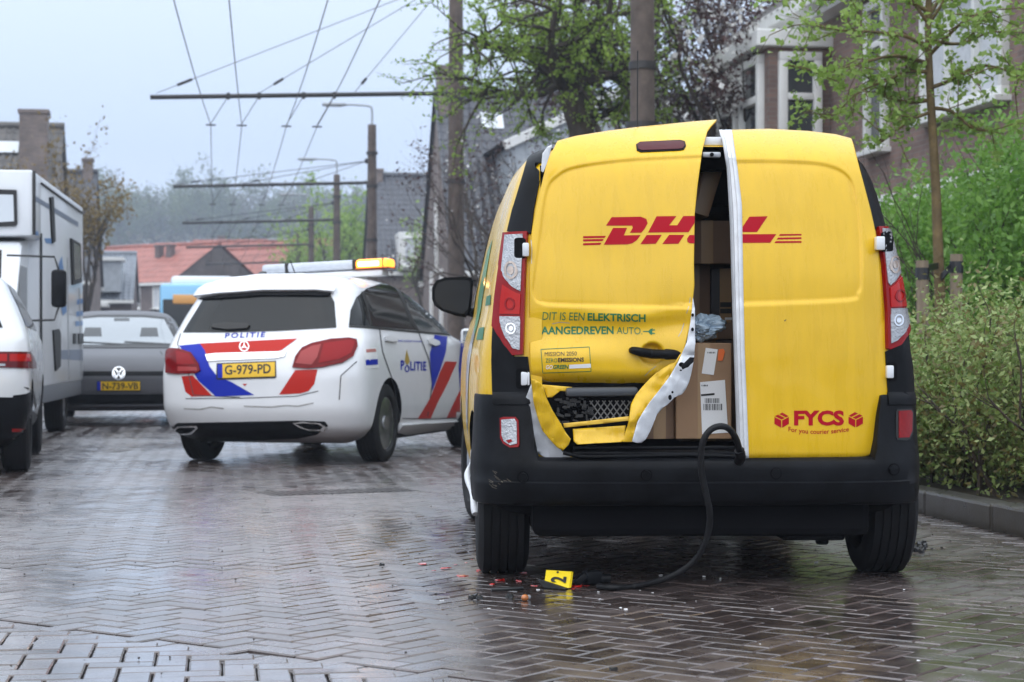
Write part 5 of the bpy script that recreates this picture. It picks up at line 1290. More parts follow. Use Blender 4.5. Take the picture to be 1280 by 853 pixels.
def gable_house(name, loc, yaw, label, cat, Lr, D, eave, ridge, m_w, m_r, over=.25, tile=.25, group=None, detail=True):
    """ridge along local x (length Lr, centred), depth D along local y"""
    e_ = empty(name, loc, yaw, label, cat, group); h = Lr / 2; d = D / 2
    V = [(-h, -d, 0), (h, -d, 0), (h, d, 0), (-h, d, 0), (-h, -d, eave), (h, -d, eave), (h, d, eave), (-h, d, eave), (-h, 0, ridge - .05), (h, 0, ridge - .05)]
    Fc = [(0, 1, 5, 4), (2, 3, 7, 6), (1, 2, 6, 9, 5), (3, 0, 4, 8, 7), (4, 5, 9, 8), (6, 7, 8, 9)]
    obj_ = pyd('wall', V, Fc, m_w, e_)
    sl = (ridge - eave) / d; ez = eave - over * sl
    for sg in (-1, 1):
        nu = max(4, int((Lr + 2 * over * .5) / tile)); nv = max(4, int(math.hypot(d + over, ridge - ez) / .33))
        o_ = Vector((-h - over * .5, sg * (d + over), ez + .03)); u = Vector((Lr + over, 0, 0)); v = Vector((0, -sg * (d + over), ridge - ez))
        tiled('roof', o_, u, v, nu if detail else max(4, nu // 2), nv if detail else max(4, nv // 2), m_r, e_)
    tube('ridge_tile', [Vector((-h - over * .5, 0, ridge + .06)), Vector((h + over * .5, 0, ridge + .06))], .13, m_r, e_, 10)
    for sg in (-1, 1):
        bm = bmesh.new(); box(bm, (0, sg * (d + over - .02), ez - .05), (Lr + over, .14, .16), None, .02); obj('gutter', bm, m_frame, e_)
    return e_
HY_ = SYAW   # rows of houses stand square to the street
# ---- near brick house beside the van: long facade along the street
LAT = 8.5
nh = empty('brick_house', S(LAT, 13, .0), SYAW, 'brown brick terraced house with white framed upper windows behind the hedge', 'house')
# local: x away from the street, y down the street. facade at x = 0, y 0..18
NL = 18.4
wall = pyd('wall', [(0, 0, 0), (0, NL, 0), (0, NL, 6.1), (0, 0, 6.1), (9, 0, 0), (9, NL, 0), (9, NL, 6.1), (9, 0, 6.1), (4.5, 0, 9.8), (4.5, NL, 9.8)],
           [(0, 3, 2, 1), (1, 2, 9, 6, 5), (0, 4, 7, 8, 3), (4, 5, 6, 7)], m_bw, nh)
tiled('roof', (-.45, -.2, 5.85), (0, NL + .4, 0), (4.95, 0, 4.0), 60, 14, m_tileb, nh); tiled('roof', (9.45, -.2, 5.85), (0, NL + .4, 0), (-4.95, 0, 4.0), 60, 14, m_tileb, nh)
obj('gutter', boxes([((-.30, NL / 2, 5.82), (.34, NL + .4, .22)), ((-.14, NL / 2, 5.66), (.30, NL + .2, .12))], .02), m_frame, nh)
def nearwin(px0, px1, ztop, zbot, bars=1, hbar=None, pane=None, out_=0.0, dep=.14):
    def al(px):
        k = (px - CX) / F; Z = LAT / (k * SN.x + SN.y); p = Vector((k * Z, Z, 0)); return p.dot(SD) - 13
    y0, y1 = al(px1), al(px0)
    return window(nh, (-.03 - out_, (y0 + y1) / 2, (ztop + zbot) / 2), y1 - y0, ztop - zbot, (0, 1, 0), (-1, 0, 0), bars, hbar, pane, .11, dep)
nearwin(1158, 1262, 5.55, 3.72, 2, .72, m_curt)
nearwin(1087, 1112, 5.5, 3.55, 0, .7)
nearwin(1095, 1122, 2.93, 1.0, 1, None, m_curt); nearwin(1150, 1200, 2.95, 1.0, 1, None, m_curt); nearwin(1215, 1275, 2.95, 1.0, 2)
# bay with its own windows and flat white roof
yb0, yb1 = 14.2, 17.0
bay = obj('bay', boxes([((-.45, (yb0 + yb1) / 2, 2.6), (.9, yb1 - yb0, 5.2))], .01), m_bw, nh)
obj('bay_roof', boxes([((-.5, (yb0 + yb1) / 2, 5.31), (1.2, yb1 - yb0 + .3, .24))], .02), m_frame, nh)
window(nh, (-.93, yb0 + .75, 4.15), 1.1, 1.95, (0, 1, 0), (-1, 0, 0), 0, .68, None, .13, .14); window(nh, (-.93, yb1 - .75, 4.15), 1.1, 1.95, (0, 1, 0), (-1, 0, 0), 0, .68, None, .13, .14)
window(nh, (-.45, yb0 - .03, 4.15), .62, 1.95, (1, 0, 0), (0, -1, 0), 0, .68, None, .12, .14)
window(nh, (-.93, (yb0 + yb1) / 2, 1.7), 2.0, 1.7, (0, 1, 0), (-1, 0, 0), 2, .7, None, .12, .14)
chimney(nh, (4.5, 6, 9.3), .8, .8, 1.4, m_bw, 2)
# ---- next house down the right side: dark tiled slope, tall chimney on its gable
def side_house(px, Z, ridge, eave, Lr, D, label, m_w, m_r, name='terraced_house', yaw=SYAW, face=-1, group=None):
    """gable end nearest the street at picture column px"""
    g = P(px, HY, Z); g.z = 0
    xd = Matrix.Rotation(yaw, 3, 'Z') @ Vector((1, 0, 0))
    c = g - xd * face * Lr / 2
    return gable_house(name, c, yaw, label, 'house', Lr, D, eave, ridge, m_w, m_r)
h1 = side_house(547, 60, 8.65, 3.4, 11, 8.6, 'dark tiled house with roof light and tall gable chimney', m_bw2, m_tile)
chimney(h1, (-5.22, -.2, 5.0), .62, .9, 4.3, m_bw2)
bm = boxes([((-3.95, -.76, 7.72), (.80, .06, .80), Matrix.Rotation(-R(39), 3, 'X'))], .01); rl = obj('roof_light', bm, m_blk, h1)
obj('roof_light_pane', boxes([((-3.95, -.80, 7.77), (.66, .03, .66), Matrix.Rotation(-R(39), 3, 'X'))]), mat('bright_pane', (.66, .70, .74), .1, coat=.5), rl)
# dormer with white verge and zinc cheek
dv_ = [(-4.0, 4.0), (2.8, 4.0), (2.8, 6.6), (-.6, 8.2), (-4.0, 6.6)]
V = [(x, -4.75, z) for x, z in dv_] + [(x, -.8, z) for x, z in dv_]
dmr = pyd('cross_gable', V, [(0, 1, 2, 3, 4), (0, 4, 9, 5), (1, 6, 7, 2), (3, 8, 9, 4), (2, 7, 8, 3), (0, 5, 6, 1)], m_zinc, h1)
for k in range(20):
    x = -3.85 + k * .34; zt_ = 6.55 + 1.6 * (1 - abs(x + .6) / 3.4); obj('cladding_seam', boxes([((x, -4.78, (4.05 + zt_) / 2), (.035, .06, zt_ - 4.05))]), m_zinc, dmr)
for sg in (-1, 1):
    obj('verge_board', boxes([((-.6 + sg * 1.78, -4.85, 7.44), (3.95, .22, .26), Matrix.Rotation(sg * R(25.2), 3, 'Y'))], .02), m_frame, dmr)
    o_ = Vector((-.6 + sg * 3.75, -4.9, 6.62)); tiled('gable_roof', o_, (0, 4.2, 0), (-sg * 3.75, 0, 1.78), 16, 11, m_tile, dmr)
for k in range(3): window(h1, (-5.53, -1.4 + k * 1.4, 4.4 if k == 1 else 2.2), .45, 2.2, (0, 1, 0), (-1, 0, 0), 0, None, m_curt, .07, .1)
window(h1, (-3.6, -4.33, 4.2), 1.4, 1.0, (1, 0, 0), (0, -1, 0), 1, None, m_curt); window(h1, (-3.3, -4.33, 2.0), 1.6, 1.5, (1, 0, 0), (0, -1, 0), 1, None, m_curt)
h2 = side_house(463, 92, 8.95, 4.6, 10, 8, 'far house with slate grey roof and wide white dormer window', m_bw2, m_tile)
chimney(h2, (-4.75, 0, 7.0), .6, .7, 2.15, m_bw2)
obj('dormer', boxes([((-1.4, -3.6, 5.25), (5.4, 2.2, 1.7))], .03), m_frame, h2)
window(h2, (-1.4, -4.75, 5.25), 5.0, 1.3, (1, 0, 0), (0, -1, 0), 4, None, m_curt, .09, .1)
h3 = side_house(398, 150, 8.6, 4.5, 10, 8, 'distant house with grey roof beyond the overhead line masts', m_bw3, m_tileb)
for k in range(3): window(h3, (-3 + k * 3, -4.05, 2.2), 1.4, 1.5, (1, 0, 0), (0, -1, 0), 1, None, m_curt)
# low shop-like block behind the patrol car
# ---- left row
l1 = side_house(76, 68, 8.5, 3.6, 13, 8.4, 'brown tiled house with broad brick chimney and skylight behind the camper', m_bw2, m_tileb, face=1)
chimney(l1, (5.75, -1.5, 3.6), .92, .6, 5.2, m_bw2)
bm = boxes([((4.6, -.74, 7.70), (1.3, .06, .66), Matrix.Rotation(-R(39), 3, 'X'))], .01); rl = obj('roof_light', bm, m_blk, l1)
obj('roof_light_pane', boxes([((4.6, -.78, 7.75), (1.15, .03, .52), Matrix.Rotation(-R(39), 3, 'X'))]), MATS['bright_pane'], rl)
window(l1, (3, -4.23, 2), 1.6, 1.5, (1, 0, 0), (0, -1, 0), 1, None, m_curt)
l2 = side_house(119, 86, 8.55, 4.0, 9, 8, 'grey tiled house with small ridge chimney behind the rust leaved tree', m_bw2, m_tile, face=1)
chimney(l2, (4.2, -.1, 8.2), .42, .5, .85, m_bw2)
l3 = side_house(168, 98, 5.6, 3.4, 8, 7, 'low house with pale dormers and stepped white trim beside the rust leaved tree', m_bw3, mat('pale_slate', (.20, .22, .25), .5, var=.2, scale=2), face=1)
obj('dormer', boxes([((2.7, -3.1, 4.4), (1.7, 1.6, 1.5)), ((-.2, -3.3, 4.3), (1.8, 1.6, 1.5))], .03), m_zinc, l3); obj('dormer_roof', boxes([((2.7, -3.15, 5.2), (2.0, 1.9, .16)), ((-.2, -3.3, 5.1), (2.1, 1.9, .16))], .02), m_frame, l3)
chimney(l3, (1.2, -.3, 4.6), .7, .6, 1.5, m_bw3)
window(l3, (.8, -3.53, 2.0), 1.2, 1.4, (1, 0, 0), (0, -1, 0), 1); window(l3, (3, -3.53, 2.0), 1.2, 1.4, (1, 0, 0), (0, -1, 0), 1)
obj('porch_roof', boxes([((1.2, -4.2, 3.0), (3.6, 1.4, .16))], .02), m_frame, l3)
# ---- red roofed houses closing the street
def red(pxc, Z, ridge, eave, Lr, D, yaw, label, n=3):
    g = P(pxc, HY, Z); g.z = 0
    e_ = gable_house('red_roofed_house', g, yaw, label, 'house', Lr, D, eave, ridge, m_bw3, m_tiler, detail=False, group='red roofed houses at the end of the street')
    for k in range(n):
        x = -Lr / 2 + Lr * (k + .5) / n; window(e_, (x, -D / 2 - .03, eave - 1.0), 1.1, 1.3, (1, 0, 0), (0, -1, 0), 1, None, m_curt, .09, .1)
    window(e_, (Lr / 2 + .03, 0, eave - .6), 1.0, 1.2, (0, 1, 0), (1, 0, 0), 0, None, m_curt, .09, .1)
    return e_
r1 = red(226, 122, 7.3, 5.0, 6.6, 7.4, R(-38), 'red roofed house with twin chimneys and dark brick gable')
chimney(r1, (-.6, -1.2, 6.0), .4, .4, 1.2, m_bw3); chimney(r1, (.4, -1.2, 6.0), .4, .4, 1.2, m_bw3)
r2 = red(322, 136, 7.8, 4.6, 7.5, 7, R(-40), 'red roofed house beside the one with twin chimneys')
r3 = red(262, 165, 9.6, 5.5, 9, 7, R(-6), 'tall red roof ridge showing above the nearer roofs'); chimney(r3, (1, 0, 9.2), .5, .5, 1.0, m_bw3)
r4 = red(160, 142, 8.2, 5, 5, 7, R(-42), 'narrow red roof between the grey dormers and the twin chimneys')
r5 = red(335, 158, 9.5, 5, 12, 8, R(-8), 'long red roof behind the row of masts'); r6 = red(205, 175, 9.0, 5, 9, 8, R(-4), 'hazy red roof under the wooded skyline')
r7 = red(375, 180, 10.2, 5, 10, 8, R(-4), 'pale red roof farthest along behind the masts')

# ---- rising ground behind the street
V, Fc = [], []
for j in range(13):
    for i in range(31):
        y = 260 + j * 35; x = -330 + i * 22; t_ = max(0, min(1, (y - 270) / 150)); V.append((x, y, -.3 + 17 * t_ * t_ * (3 - 2 * t_) + 1.2 * noise.noise((x * .02, y * .02, 2))))
for j in range(12):
    for i in range(30): a = j * 31 + i; Fc.append((a, a + 1, a + 32, a + 31))
hl_ = pyd('hill', V, Fc, m_grass, None, 180); tag(hl_, kind='structure')
def hill_z(y): t_ = max(0, min(1, (y - 270) / 150)); return -.3 + 17 * t_ * t_ * (3 - 2 * t_)
# ================================================================== overhead line masts, wires, lamps
m_conc = mat('mast_concrete', (.10, .075, .062), .75, var=.4, scale=5, bump=.35, bscale=30)
m_steel = mat('dark_steel', (.05, .047, .046), .5, metal=.5, var=.3, scale=10)
m_galv = mat('galvanised', (.38, .40, .42), .4, metal=.6)
m_ins = mat('insulator', (.015, .015, .018), .3)
AH = 6.1
masts = [(803, 24.3, .31, 9.5), (570, 41, .34, 9.6), (465, 63, .33, 7.95), (421, 81, .32, 7.95), (389, 100, .32, 8.0), (373, 120, .32, 8.0), (362, 141, .32, 8.0)]
lab = ['thick brown mast standing behind the van roof', 'brown mast carrying the nearest full bracket arm', 'mast with a lamp arm beside the slate roofed house', 'second lamp mast down the street', 'third lamp mast down the street', 'small hazy mast past the third lamp mast', 'smallest hazy mast at the end of the line']
arms_at = []
for i, (px, Z, dia, ht) in enumerate(masts):
    b = P(px, HY, Z); b.z = 0.1
    e_ = empty('line_mast', b, SYAW, lab[i], 'mast', 'overhead line masts')
    r = dia / 2
    tube('pole', [Vector((0, 0, z)) for z in (-.1, 2, 4, 6, ht)], [r * 1.08, r * 1.03, r * .97, r * .9, r * .8], m_conc, e_, 16)
    for z in (2.2, 4.3, AH - .1, ht - .9): 
        bm = bmesh.new(); cyl(bm, (0, 0, z), r * 1.1, .09, 'Z', 16); obj('clamp', bm, m_steel, e_, 40)
    if i == 0:
        bm = bmesh.new(); cyl(bm, (0, 0, 3.1), r * 1.3, .9, 'Z', 16); obj('sleeve', bm, m_conc, e_, 40); bm = bmesh.new(); cyl(bm, (0, 0, 3.58), r * 1.36, .06, 'Z', 16); obj('clamp', bm, m_steel, e_, 40)
    AL = 6.2
    tube('bracket_arm', [Vector((.1, 0, AH + .02)), Vector((-AL, 0, AH - .18 + (.0 if i else .0)))], .05 if i < 2 else .055, m_steel, e_, 8)
    for t in (.0, .33, .62): pass
    wx = [.2, .315, .50, .615, .71]
    top = Vector((-.15, 0, ht - 1.15 if i else 8.2))
    for k, t in enumerate((.98, .645, .335)):
        p1 = Vector((-AL * t, 0, AH - .16 * t + .06))
        tube('stay', [top, p1], .0075 if i < 2 else .011, m_steel, e_, 5)
        q = top.lerp(p1, .9); tube('insulator', [top.lerp(p1, .88), top.lerp(p1, .93)], .03, m_ins, e_, 6)
    bm = bmesh.new(); box(bm, top, (.16, .10, .16), None, .03); obj('anchor', bm, m_ins, e_)
    arms_at.append((e_, b, AL))
    if i >= 2:
        tube('lamp_arm', spline([Vector((0, 0, ht)), Vector((0, 0, ht + .45)), Vector((-.08, 0, ht + .58)), Vector((-.5, 0, ht + .62)), Vector((-1.0, 0, ht + .62))], 4), .035, m_galv, e_, 8)
        bm = bmesh.new(); box(bm, (-1.2, 0, ht + .62), (.75, .22, .10), None, .03); obj('lamp_head', bm, m_galv, e_, 40)
        bm = bmesh.new(); box(bm, (-1.22, 0, ht + .563), (.55, .16, .02), None, .005); obj('lamp_glass', bm, m_clear, e_)
# contact wires in two pairs, hung below the arms
pos = {}
frac = [.805, .705, .56, .46]
for i, (e_, b, AL) in enumerate(arms_at):
    for k, f_ in enumerate(frac):
        pos[i, k] = b + Matrix.Rotation(SYAW, 3, 'Z') @ Vector((-AL * f_ if i else -(5.75, 5.03, 3.72, 3.05)[k], 0, AH - .72))
m_wire = mat('copper_wire', (.12, .115, .12), .5, metal=.4)
wl_ = ['outermost overhead contact wire over the far lane', 'second overhead contact wire from the arm ends', 'third overhead contact wire from the arm ends', 'overhead contact wire closest to the masts']
for k in range(4):
    pts = [pos[0, k] + (pos[0, k] - pos[1, k]) * 1.2]
    for i in range(len(arms_at)):
        if i: 
            for t in (.25, .5, .75): pts.append(pos[i - 1, k].lerp(pos[i, k], t) - Vector((0, 0, .10 * math.sin(math.pi * t))))
        pts.append(pos[i, k])
    o = tube('contact_wire', pts, .0085, m_wire, None, 5); tag(o, wl_[k], 'overhead wire', 'overhead contact wires')
for i, (e_, b, AL) in enumerate(arms_at[:4]):
    Mi = wm(e_).inverted()
    for k, f_ in enumerate(frac):
        a = Vector((-AL * f_ + .35, 0, AH - .16 * f_)); c = Mi @ pos[i, k]; d = a + Vector((-.5, 0, 0))
        tube('hanger', [a, c + Vector((0, 0, .03))], .008, m_steel, e_, 5)
        bm = bmesh.new(); box(bm, a, (.07, .09, .14), None, .015); obj('clip', bm, m_ins, e_); bm = bmesh.new(); box(bm, c, (.2, .05, .03), None, .01); obj('clip', bm, m_ins, e_)

# ================================================================== trees and shrubs
m_bark = mat('bark', (.055, .042, .032), .85, var=.4, scale=14, bump=.8, bscale=30, stretch=(1, 1, .25))
m_barkg = mat('mossy_bark', (.14, .095, .04), .8, var=.35, scale=9, bump=.5, bscale=40)
def tree(name, base, label, h, r, depth, lm, nleaf, lsize, seed, first=(0, 0, 1), trunk_h=.4, spread=.6, lspread=.12, barkm=None, cat='tree', group=None, up=.1, nlimb=5, flat=0, shrink=.72, bend=.25, extra=None, aspect=.55, limb_len=.45, lean=(0, 0)):
    rng = random.Random(seed); e_ = empty(name, base, 0, label, cat, group); out, tips = [], []
    th = h * trunk_h; pl_ = []
    for k in range(7):
        t = k / 6; pl_.append((Vector((rng.gauss(0, .02) * h * .12 + lean[0] * t, rng.gauss(0, .02) * h * .12 + lean[1] * t, th * t - (.15 if k == 0 else 0))), r * (1.15 - .35 * t) * (1.25 if k == 0 else 1)))
    out.append((pl_, 12)); top = pl_[-1][0]
    for k in range(nlimb):
        a = 2 * math.pi * k / nlimb + rng.uniform(-.4, .4); tt = rng.uniform(.75, 1) if k else 1
        p = top * tt if tt < 1 else top
        d = Vector((math.cos(a) * spread * 1.3, math.sin(a) * spread * 1.3, 1 if k else 1.4))
        grow(rng, p, d, h * limb_len * rng.uniform(.8, 1.15), r * .55, depth, out, tips, bend, (2, 3), spread, shrink, up)
    v, f = rings(out); t_ = pyd('trunk', v, f, barkm or m_bark, e_, 60)
    C = scatter_tips(tips, nleaf, lspread, seed)
    leaves('crown', C, lsize, lm, e_, seed, flat, aspect)
    if extra:
        lm2, n2, s2 = extra; leaves('blossom', scatter_tips(tips, n2, lspread, seed + 5), s2, lm2, e_, seed + 3, 0, .8)
    return e_
lf_spring = leafmat('spring_leaf', (.20, .33, .04), (.36, .50, .09), .45, .5)
lf_young = leafmat('young_leaf', (.20, .33, .055), (.36, .50, .12), .45, .5)
lf_hedge = leafmat('hedge_leaf', (.13, .29, .04), (.26, .46, .09), .4, .45)
lf_var = leafmat('variegated_leaf', (.13, .23, .04), (.42, .50, .20), .4)
lf_vard = leafmat('bronze_leaf', (.15, .12, .04), (.24, .22, .08), .4)
lf_pur = leafmat('purple_leaf', (.045, .022, .022), (.10, .05, .045), .5)
lf_blo = leafmat('white_blossom', (.55, .53, .50), (.75, .74, .72), .6, .2)
lf_rust = leafmat('rust_leaf', (.17, .11, .03), (.24, .17, .05), .6)
lf_far = leafmat('far_leaf', (.09, .12, .05), (.15, .19, .08), .7)
lf_far2 = leafmat('far_bud', (.10, .095, .07), (.14, .13, .09), .7)
def at_px(px, Z, z=.1): p = P(px, HY, Z); p.z = z; return p
# big spreading street tree
def limb_tree():
    base = at_px(724, 30); e_ = empty('street_tree', base, 0, 'old tree with dark twisted trunk and fresh green leaves above the van', 'tree'); rng = random.Random(21); out, tips = [], []
    def q(px, py, dy=0.0): p = P(px, py, 30 + dy) - base; return p
    out.append(([(Vector((0, 0, -.15)), .30), (Vector((.02, 0, 1.5)), .25), (q(722, 260), .21), (q(724, 200), .20), (q(727, 165), .19), (q(718, 128), .21), (q(712, 112), .17)], 14))
    for pts, r in (([(714, 120, 0), (698, 104, .3), (684, 92, .5), (672, 84, .4)], .10), ([(716, 125, 0), (726, 104, -.2), (745, 98, -.4), (768, 92, -.5), (780, 76, -.3)], .10), ([(712, 115, 0), (716, 80, .2), (722, 40, .5), (720, -20, .6), (716, -90, .5)], .13),
                   ([(722, 140, 0), (745, 146, .5), (768, 138, .8), (786, 120, .9)], .07), ([(705, 112, 0), (690, 80, -.6), (690, 40, -.9), (700, -10, -1)], .08), ([(728, 104, -.2), (742, 60, -.6), (760, 20, -.8), (770, -40, -.9)], .08), ([(700, 106, .2), (670, 120, .8), (640, 118, 1.1), (610, 108, 1.0)], .06), ([(690, 95, .4), (660, 70, .3), (625, 60, .2), (590, 50, .1)], .07)):
        P_ = [q(*p) for p in pts]; sp_ = spline(P_, 4); out.append(([(p, r * (1 - .65 * i / (len(sp_) - 1))) for i, p in enumerate(sp_)], 8))
        for i, p in enumerate(sp_):
            if i < 4 or (i % 2 and i < len(sp_) - 1): continue
            for _ in range(3):
                d = Vector((rng.gauss(0, 1), rng.gauss(0, .8), rng.gauss(.15, .5))); grow(rng, p, d, rng.uniform(.45, .85), .028, 2, out, tips, .3, (2, 3), .75, .75, .02, 4)
    v, f = rings(out); pyd('trunk', v, f, m_bark, e_, 60)
    # leaves in loose tufts
    g = np.random.default_rng(4); C = scatter_tips(tips, 17000, .035, 3); leaves('crown', C, .062, lf_spring, e_, 4, .3, .6)
limb_tree()
# young street tree tied to two stakes
sb = at_px(1176, 15.6)
def sapling():
    e_ = empty('young_tree', sb, 0, 'slim young tree with spring leaves tied between two stakes', 'tree'); rng = random.Random(5); out, tips = [], []
    q = lambda px, py, dy=0.0: P(px, py, 15.6 + dy) - sb
    tr = [Vector((0, 0, -.1)), q(1178, 500), q(1176, 400), q(1173, 320), q(1170, 240), q(1166, 170), q(1162, 100), q(1160, 40), q(1162, -40), q(1160, -130)]
    out.append(([(p, .052 - .032 * i / 9) for i, p in enumerate(tr)], 10))
    for pts in ([(1163, 125), (1135, 128), (1105, 118), (1088, 100), (1075, 92)], [(1163, 110), (1190, 100), (1225, 82), (1262, 90), (1275, 100)], [(1161, 60), (1130, 45), (1090, 40), (1050, 38), (1010, 30)], [(1162, 80), (1120, 70), (1080, 78), (1030, 90), (985, 82)], [(1161, 50), (1200, 55), (1240, 40), (1275, 45)], [(1164, 140), (1140, 150), (1118, 165), (1095, 182)],
                [(1161, 20), (1185, -10), (1230, -20), (1260, -10)], [(1161, 15), (1120, -5), (1080, -12), (1040, 0), (1000, -4)], [(1165, 135), (1190, 140), (1215, 160), (1240, 165)], [(1161, 70), (1190, 40), (1215, 20), (1250, 12)], [(1162, 90), (1135, 90), (1110, 100), (1070, 118), (1040, 150)], [(1161, 30), (1140, 0), (1120, -40)], [(1161, 30), (1180, 0), (1195, -40)]):
        dy = rng.uniform(-.6, .6); n = len(pts); P_ = [q(p[0], p[1], dy * i / (n - 1)) for i, p in enumerate(pts)]; sp_ = spline(P_, 4)
        out.append(([(p, .018 * (1 - .8 * i / (len(sp_) - 1))) for i, p in enumerate(sp_)], 6)); tips.append(sp_[3:])
        for i, p in enumerate(sp_):
            if i < 3: continue
            d = Vector((rng.gauss(0, 1), rng.gauss(0, 1), rng.gauss(0, .6))); grow(rng, p, d, rng.uniform(.14, .34), .006, 1, out, tips, .3, (1, 2), .7, .7, .0, 3)
    v, f = rings(out); pyd('trunk', v, f, m_barkg, e_, 60)
    leaves('crown', scatter_tips(tips, 4200, .030, 8), .050, lf_young, e_, 9, .2, .65)
sapling()
m_stake = mat('weathered_wood', (.20, .155, .11), .8, var=.3, scale=8, stretch=(4, 4, .6), bump=.3, bscale=30)
for px, py, Z, lb2, tilt in ((1156, 326, 15.2, 'weathered round stake with a strap, farther from the split one', -.02), (1194, 318, 15.3, 'weathered stake with split side and wrapped black strap', .01)):
    b = at_px(px, Z); h_ = P(px, py, Z).z - .1
    e_ = empty('tree_stake', b, 0, lb2, 'stake', 'stakes beside the young tree')
    tube('post', [Vector((0, 0, -.1)), Vector((tilt * .5, 0, h_ * .5)), Vector((tilt, 0, h_))], .05, m_stake, e_, 10)
    bm = bmesh.new(); cyl(bm, (tilt, 0, h_ - .1), .054, .09, 'Z', 12); obj('strap', bm, m_ins, e_)
    t0 = P(px, py + 10, Z) - b; t1 = P(1174, 332 if px < 1170 else 350, 15.6) - b
    bm = bmesh.new(); box(bm, (t0 + t1) / 2, ((t1 - t0).length, .012, .05), Matrix.Rotation(math.atan2((t1 - t0).y, (t1 - t0).x), 3, 'Z') @ Matrix.Rotation(-math.asin((t1 - t0).z / (t1 - t0).length), 3, 'Y')); obj('strap', bm, m_ins, e_)
# shrubs: stems inside, leaves through an uneven volume
def shrub(name, base, label, rx, ry, h, lm, n, ls, seed, cat='shrub', group=None, lm2=None, f2=.3, shell=.45, yaw=SYAW, box_=.9):
    e_ = empty(name, base, yaw, label, cat, group); rng = np.random.default_rng(seed); R_ = random.Random(seed); out, tips = [], []
    for k in range(34):
        p = Vector((R_.uniform(-.75, .75) * rx, R_.uniform(-.75, .75) * ry, -.05)); d = Vector((R_.gauss(0, .35) + p.x / rx * .4, R_.gauss(0, .35) + p.y / ry * .4, 1))
        grow(R_, p, d, h * R_.uniform(.45, .62), .016, 2, out, tips, .25, (2, 3), .5, .62, .15, 4)
    v, f = rings(out); tag(pyd('stem', v, f, m_bark, e_, 60), kind='stuff')
    # clumped shell
    nc = 420; dirs = rng.normal(size=(nc, 3)); dirs[:, 2] = np.abs(dirs[:, 2]) * 1.4 - .95; dirs /= np.linalg.norm(dirs, axis=1)[:, None]
    rad = 1 - shell * rng.uniform(0, 1, nc) ** 1.6 + .10 * rng.normal(size=nc)
    cc = dirs * rad[:, None]
    cc = np.sign(cc) * np.abs(cc) ** box_          # boxier than an egg
    cc[:, 2] += .22 * np.sin(cc[:, 0] * 5 + seed) * np.cos(cc[:, 1] * 4 + seed * 2)
    cc[:, 0] *= rx; cc[:, 1] *= ry; cc[:, 2] = (cc[:, 2] * .5 + .5) * h
    i = rng.integers(0, nc, n); C = cc[i] + rng.normal(size=(n, 3)) * np.array([.11, .11, .10]) * (h / 1.4) ** .5
    C[:, 2] = np.maximum(C[:, 2], .02)
    sp_up = rng.random(n) < .12; C[sp_up, 2] += rng.exponential(.10, sp_up.sum())
    if lm2 is not None:
        k = int(n * f2); leaves('leaves', C[k:], ls, lm, e_, seed, .1, .5); leaves('leaves', C[:k], ls, lm2, e_, seed + 1, .1, .5)
    else: leaves('leaves', C, ls, lm, e_, seed, .1, .5)
    return e_
def sh_at(lat, px): k = (px - CX) / F; Z = lat / (k * SN.x + SN.y); return Vector((k * Z, Z, .1))
shrub('shrub', sh_at(4.95, 1215), 'nearest spreading shrub with pale variegated leaves on the kerb', .92, 1.6, .74, lf_var, 46000, .036, 31, lm2=lf_vard, f2=.3)
shrub('shrub', sh_at(5.0, 1330), 'tall variegated shrub beside the spreading one on the kerb', .95, 1.3, 1.10, lf_var, 44000, .036, 32, lm2=lf_vard, f2=.25)
shrub('shrub', sh_at(4.9, 1110), 'lower variegated shrub half hidden behind the van', .9, 1.3, .62, lf_var, 30000, .036, 33, lm2=lf_vard, f2=.3)
hl = ['dense green hedge shrub behind the split stake', 'dense green hedge shrub under the brick house window', 'bushy green hedge shrub past the stakes', 'green hedge shrub hidden behind the van']
for k, (px, h_) in enumerate(((1195, 2.3), (1290, 2.65), (1140, 2.15), (1080, 2.0))):
    shrub('hedge_shrub', sh_at(6.9, px), hl[k], .85, 1.7, h_, lf_hedge, 26000, .062, 40 + k, cat='hedge', group='green hedge before the brick house')
# purple leaved trees with white blossom
tree('blossom_tree', at_px(850, 34), 'purple leaved tree with white blossom before the bay window', 8.6, .16, 4, lf_pur, 15000, .075, 61, trunk_h=.28, spread=.62, lspread=.09, extra=(lf_blo, 900, .085), nlimb=7, limb_len=.33, shrink=.74)
tree('blossom_tree', at_px(930, 31), 'fuller white blossoming tree half behind the bay window', 7.4, .14, 4, lf_pur, 12000, .075, 62, trunk_h=.28, spread=.6, lspread=.09, extra=(lf_blo, 2200, .085), nlimb=7, limb_len=.32, shrink=.74)
tree('plum_tree', at_px(620, 42), 'thin reddish twiggy tree in front of the dark tiled house', 6.2, .09, 4, lf_pur, 1500, .07, 63, trunk_h=.2, spread=.5, lspread=.07, nlimb=7, limb_len=.32, shrink=.74, extra=(lf_blo, 260, .06))
tree('plum_tree', at_px(650, 40), 'thin reddish twiggy tree touching the van roof line', 5.4, .08, 4, lf_pur, 1400, .07, 64, trunk_h=.2, spread=.55, lspread=.07, nlimb=7, limb_len=.32, shrink=.74)
tree('garden_tree', at_px(533, 80), 'small light green tree beside the wide white dormer', 7.0, .14, 3, lf_young, 1500, .16, 65, trunk_h=.35, spread=.4, lspread=.2, nlimb=6, limb_len=.28)
tree('rust_tree', at_px(108, 62), 'rust leaved tree rising behind the camper', 6.9, .12, 3, lf_rust, 3000, .12, 66, trunk_h=.3, spread=.35, lspread=.2, nlimb=6, limb_len=.33, up=.25)
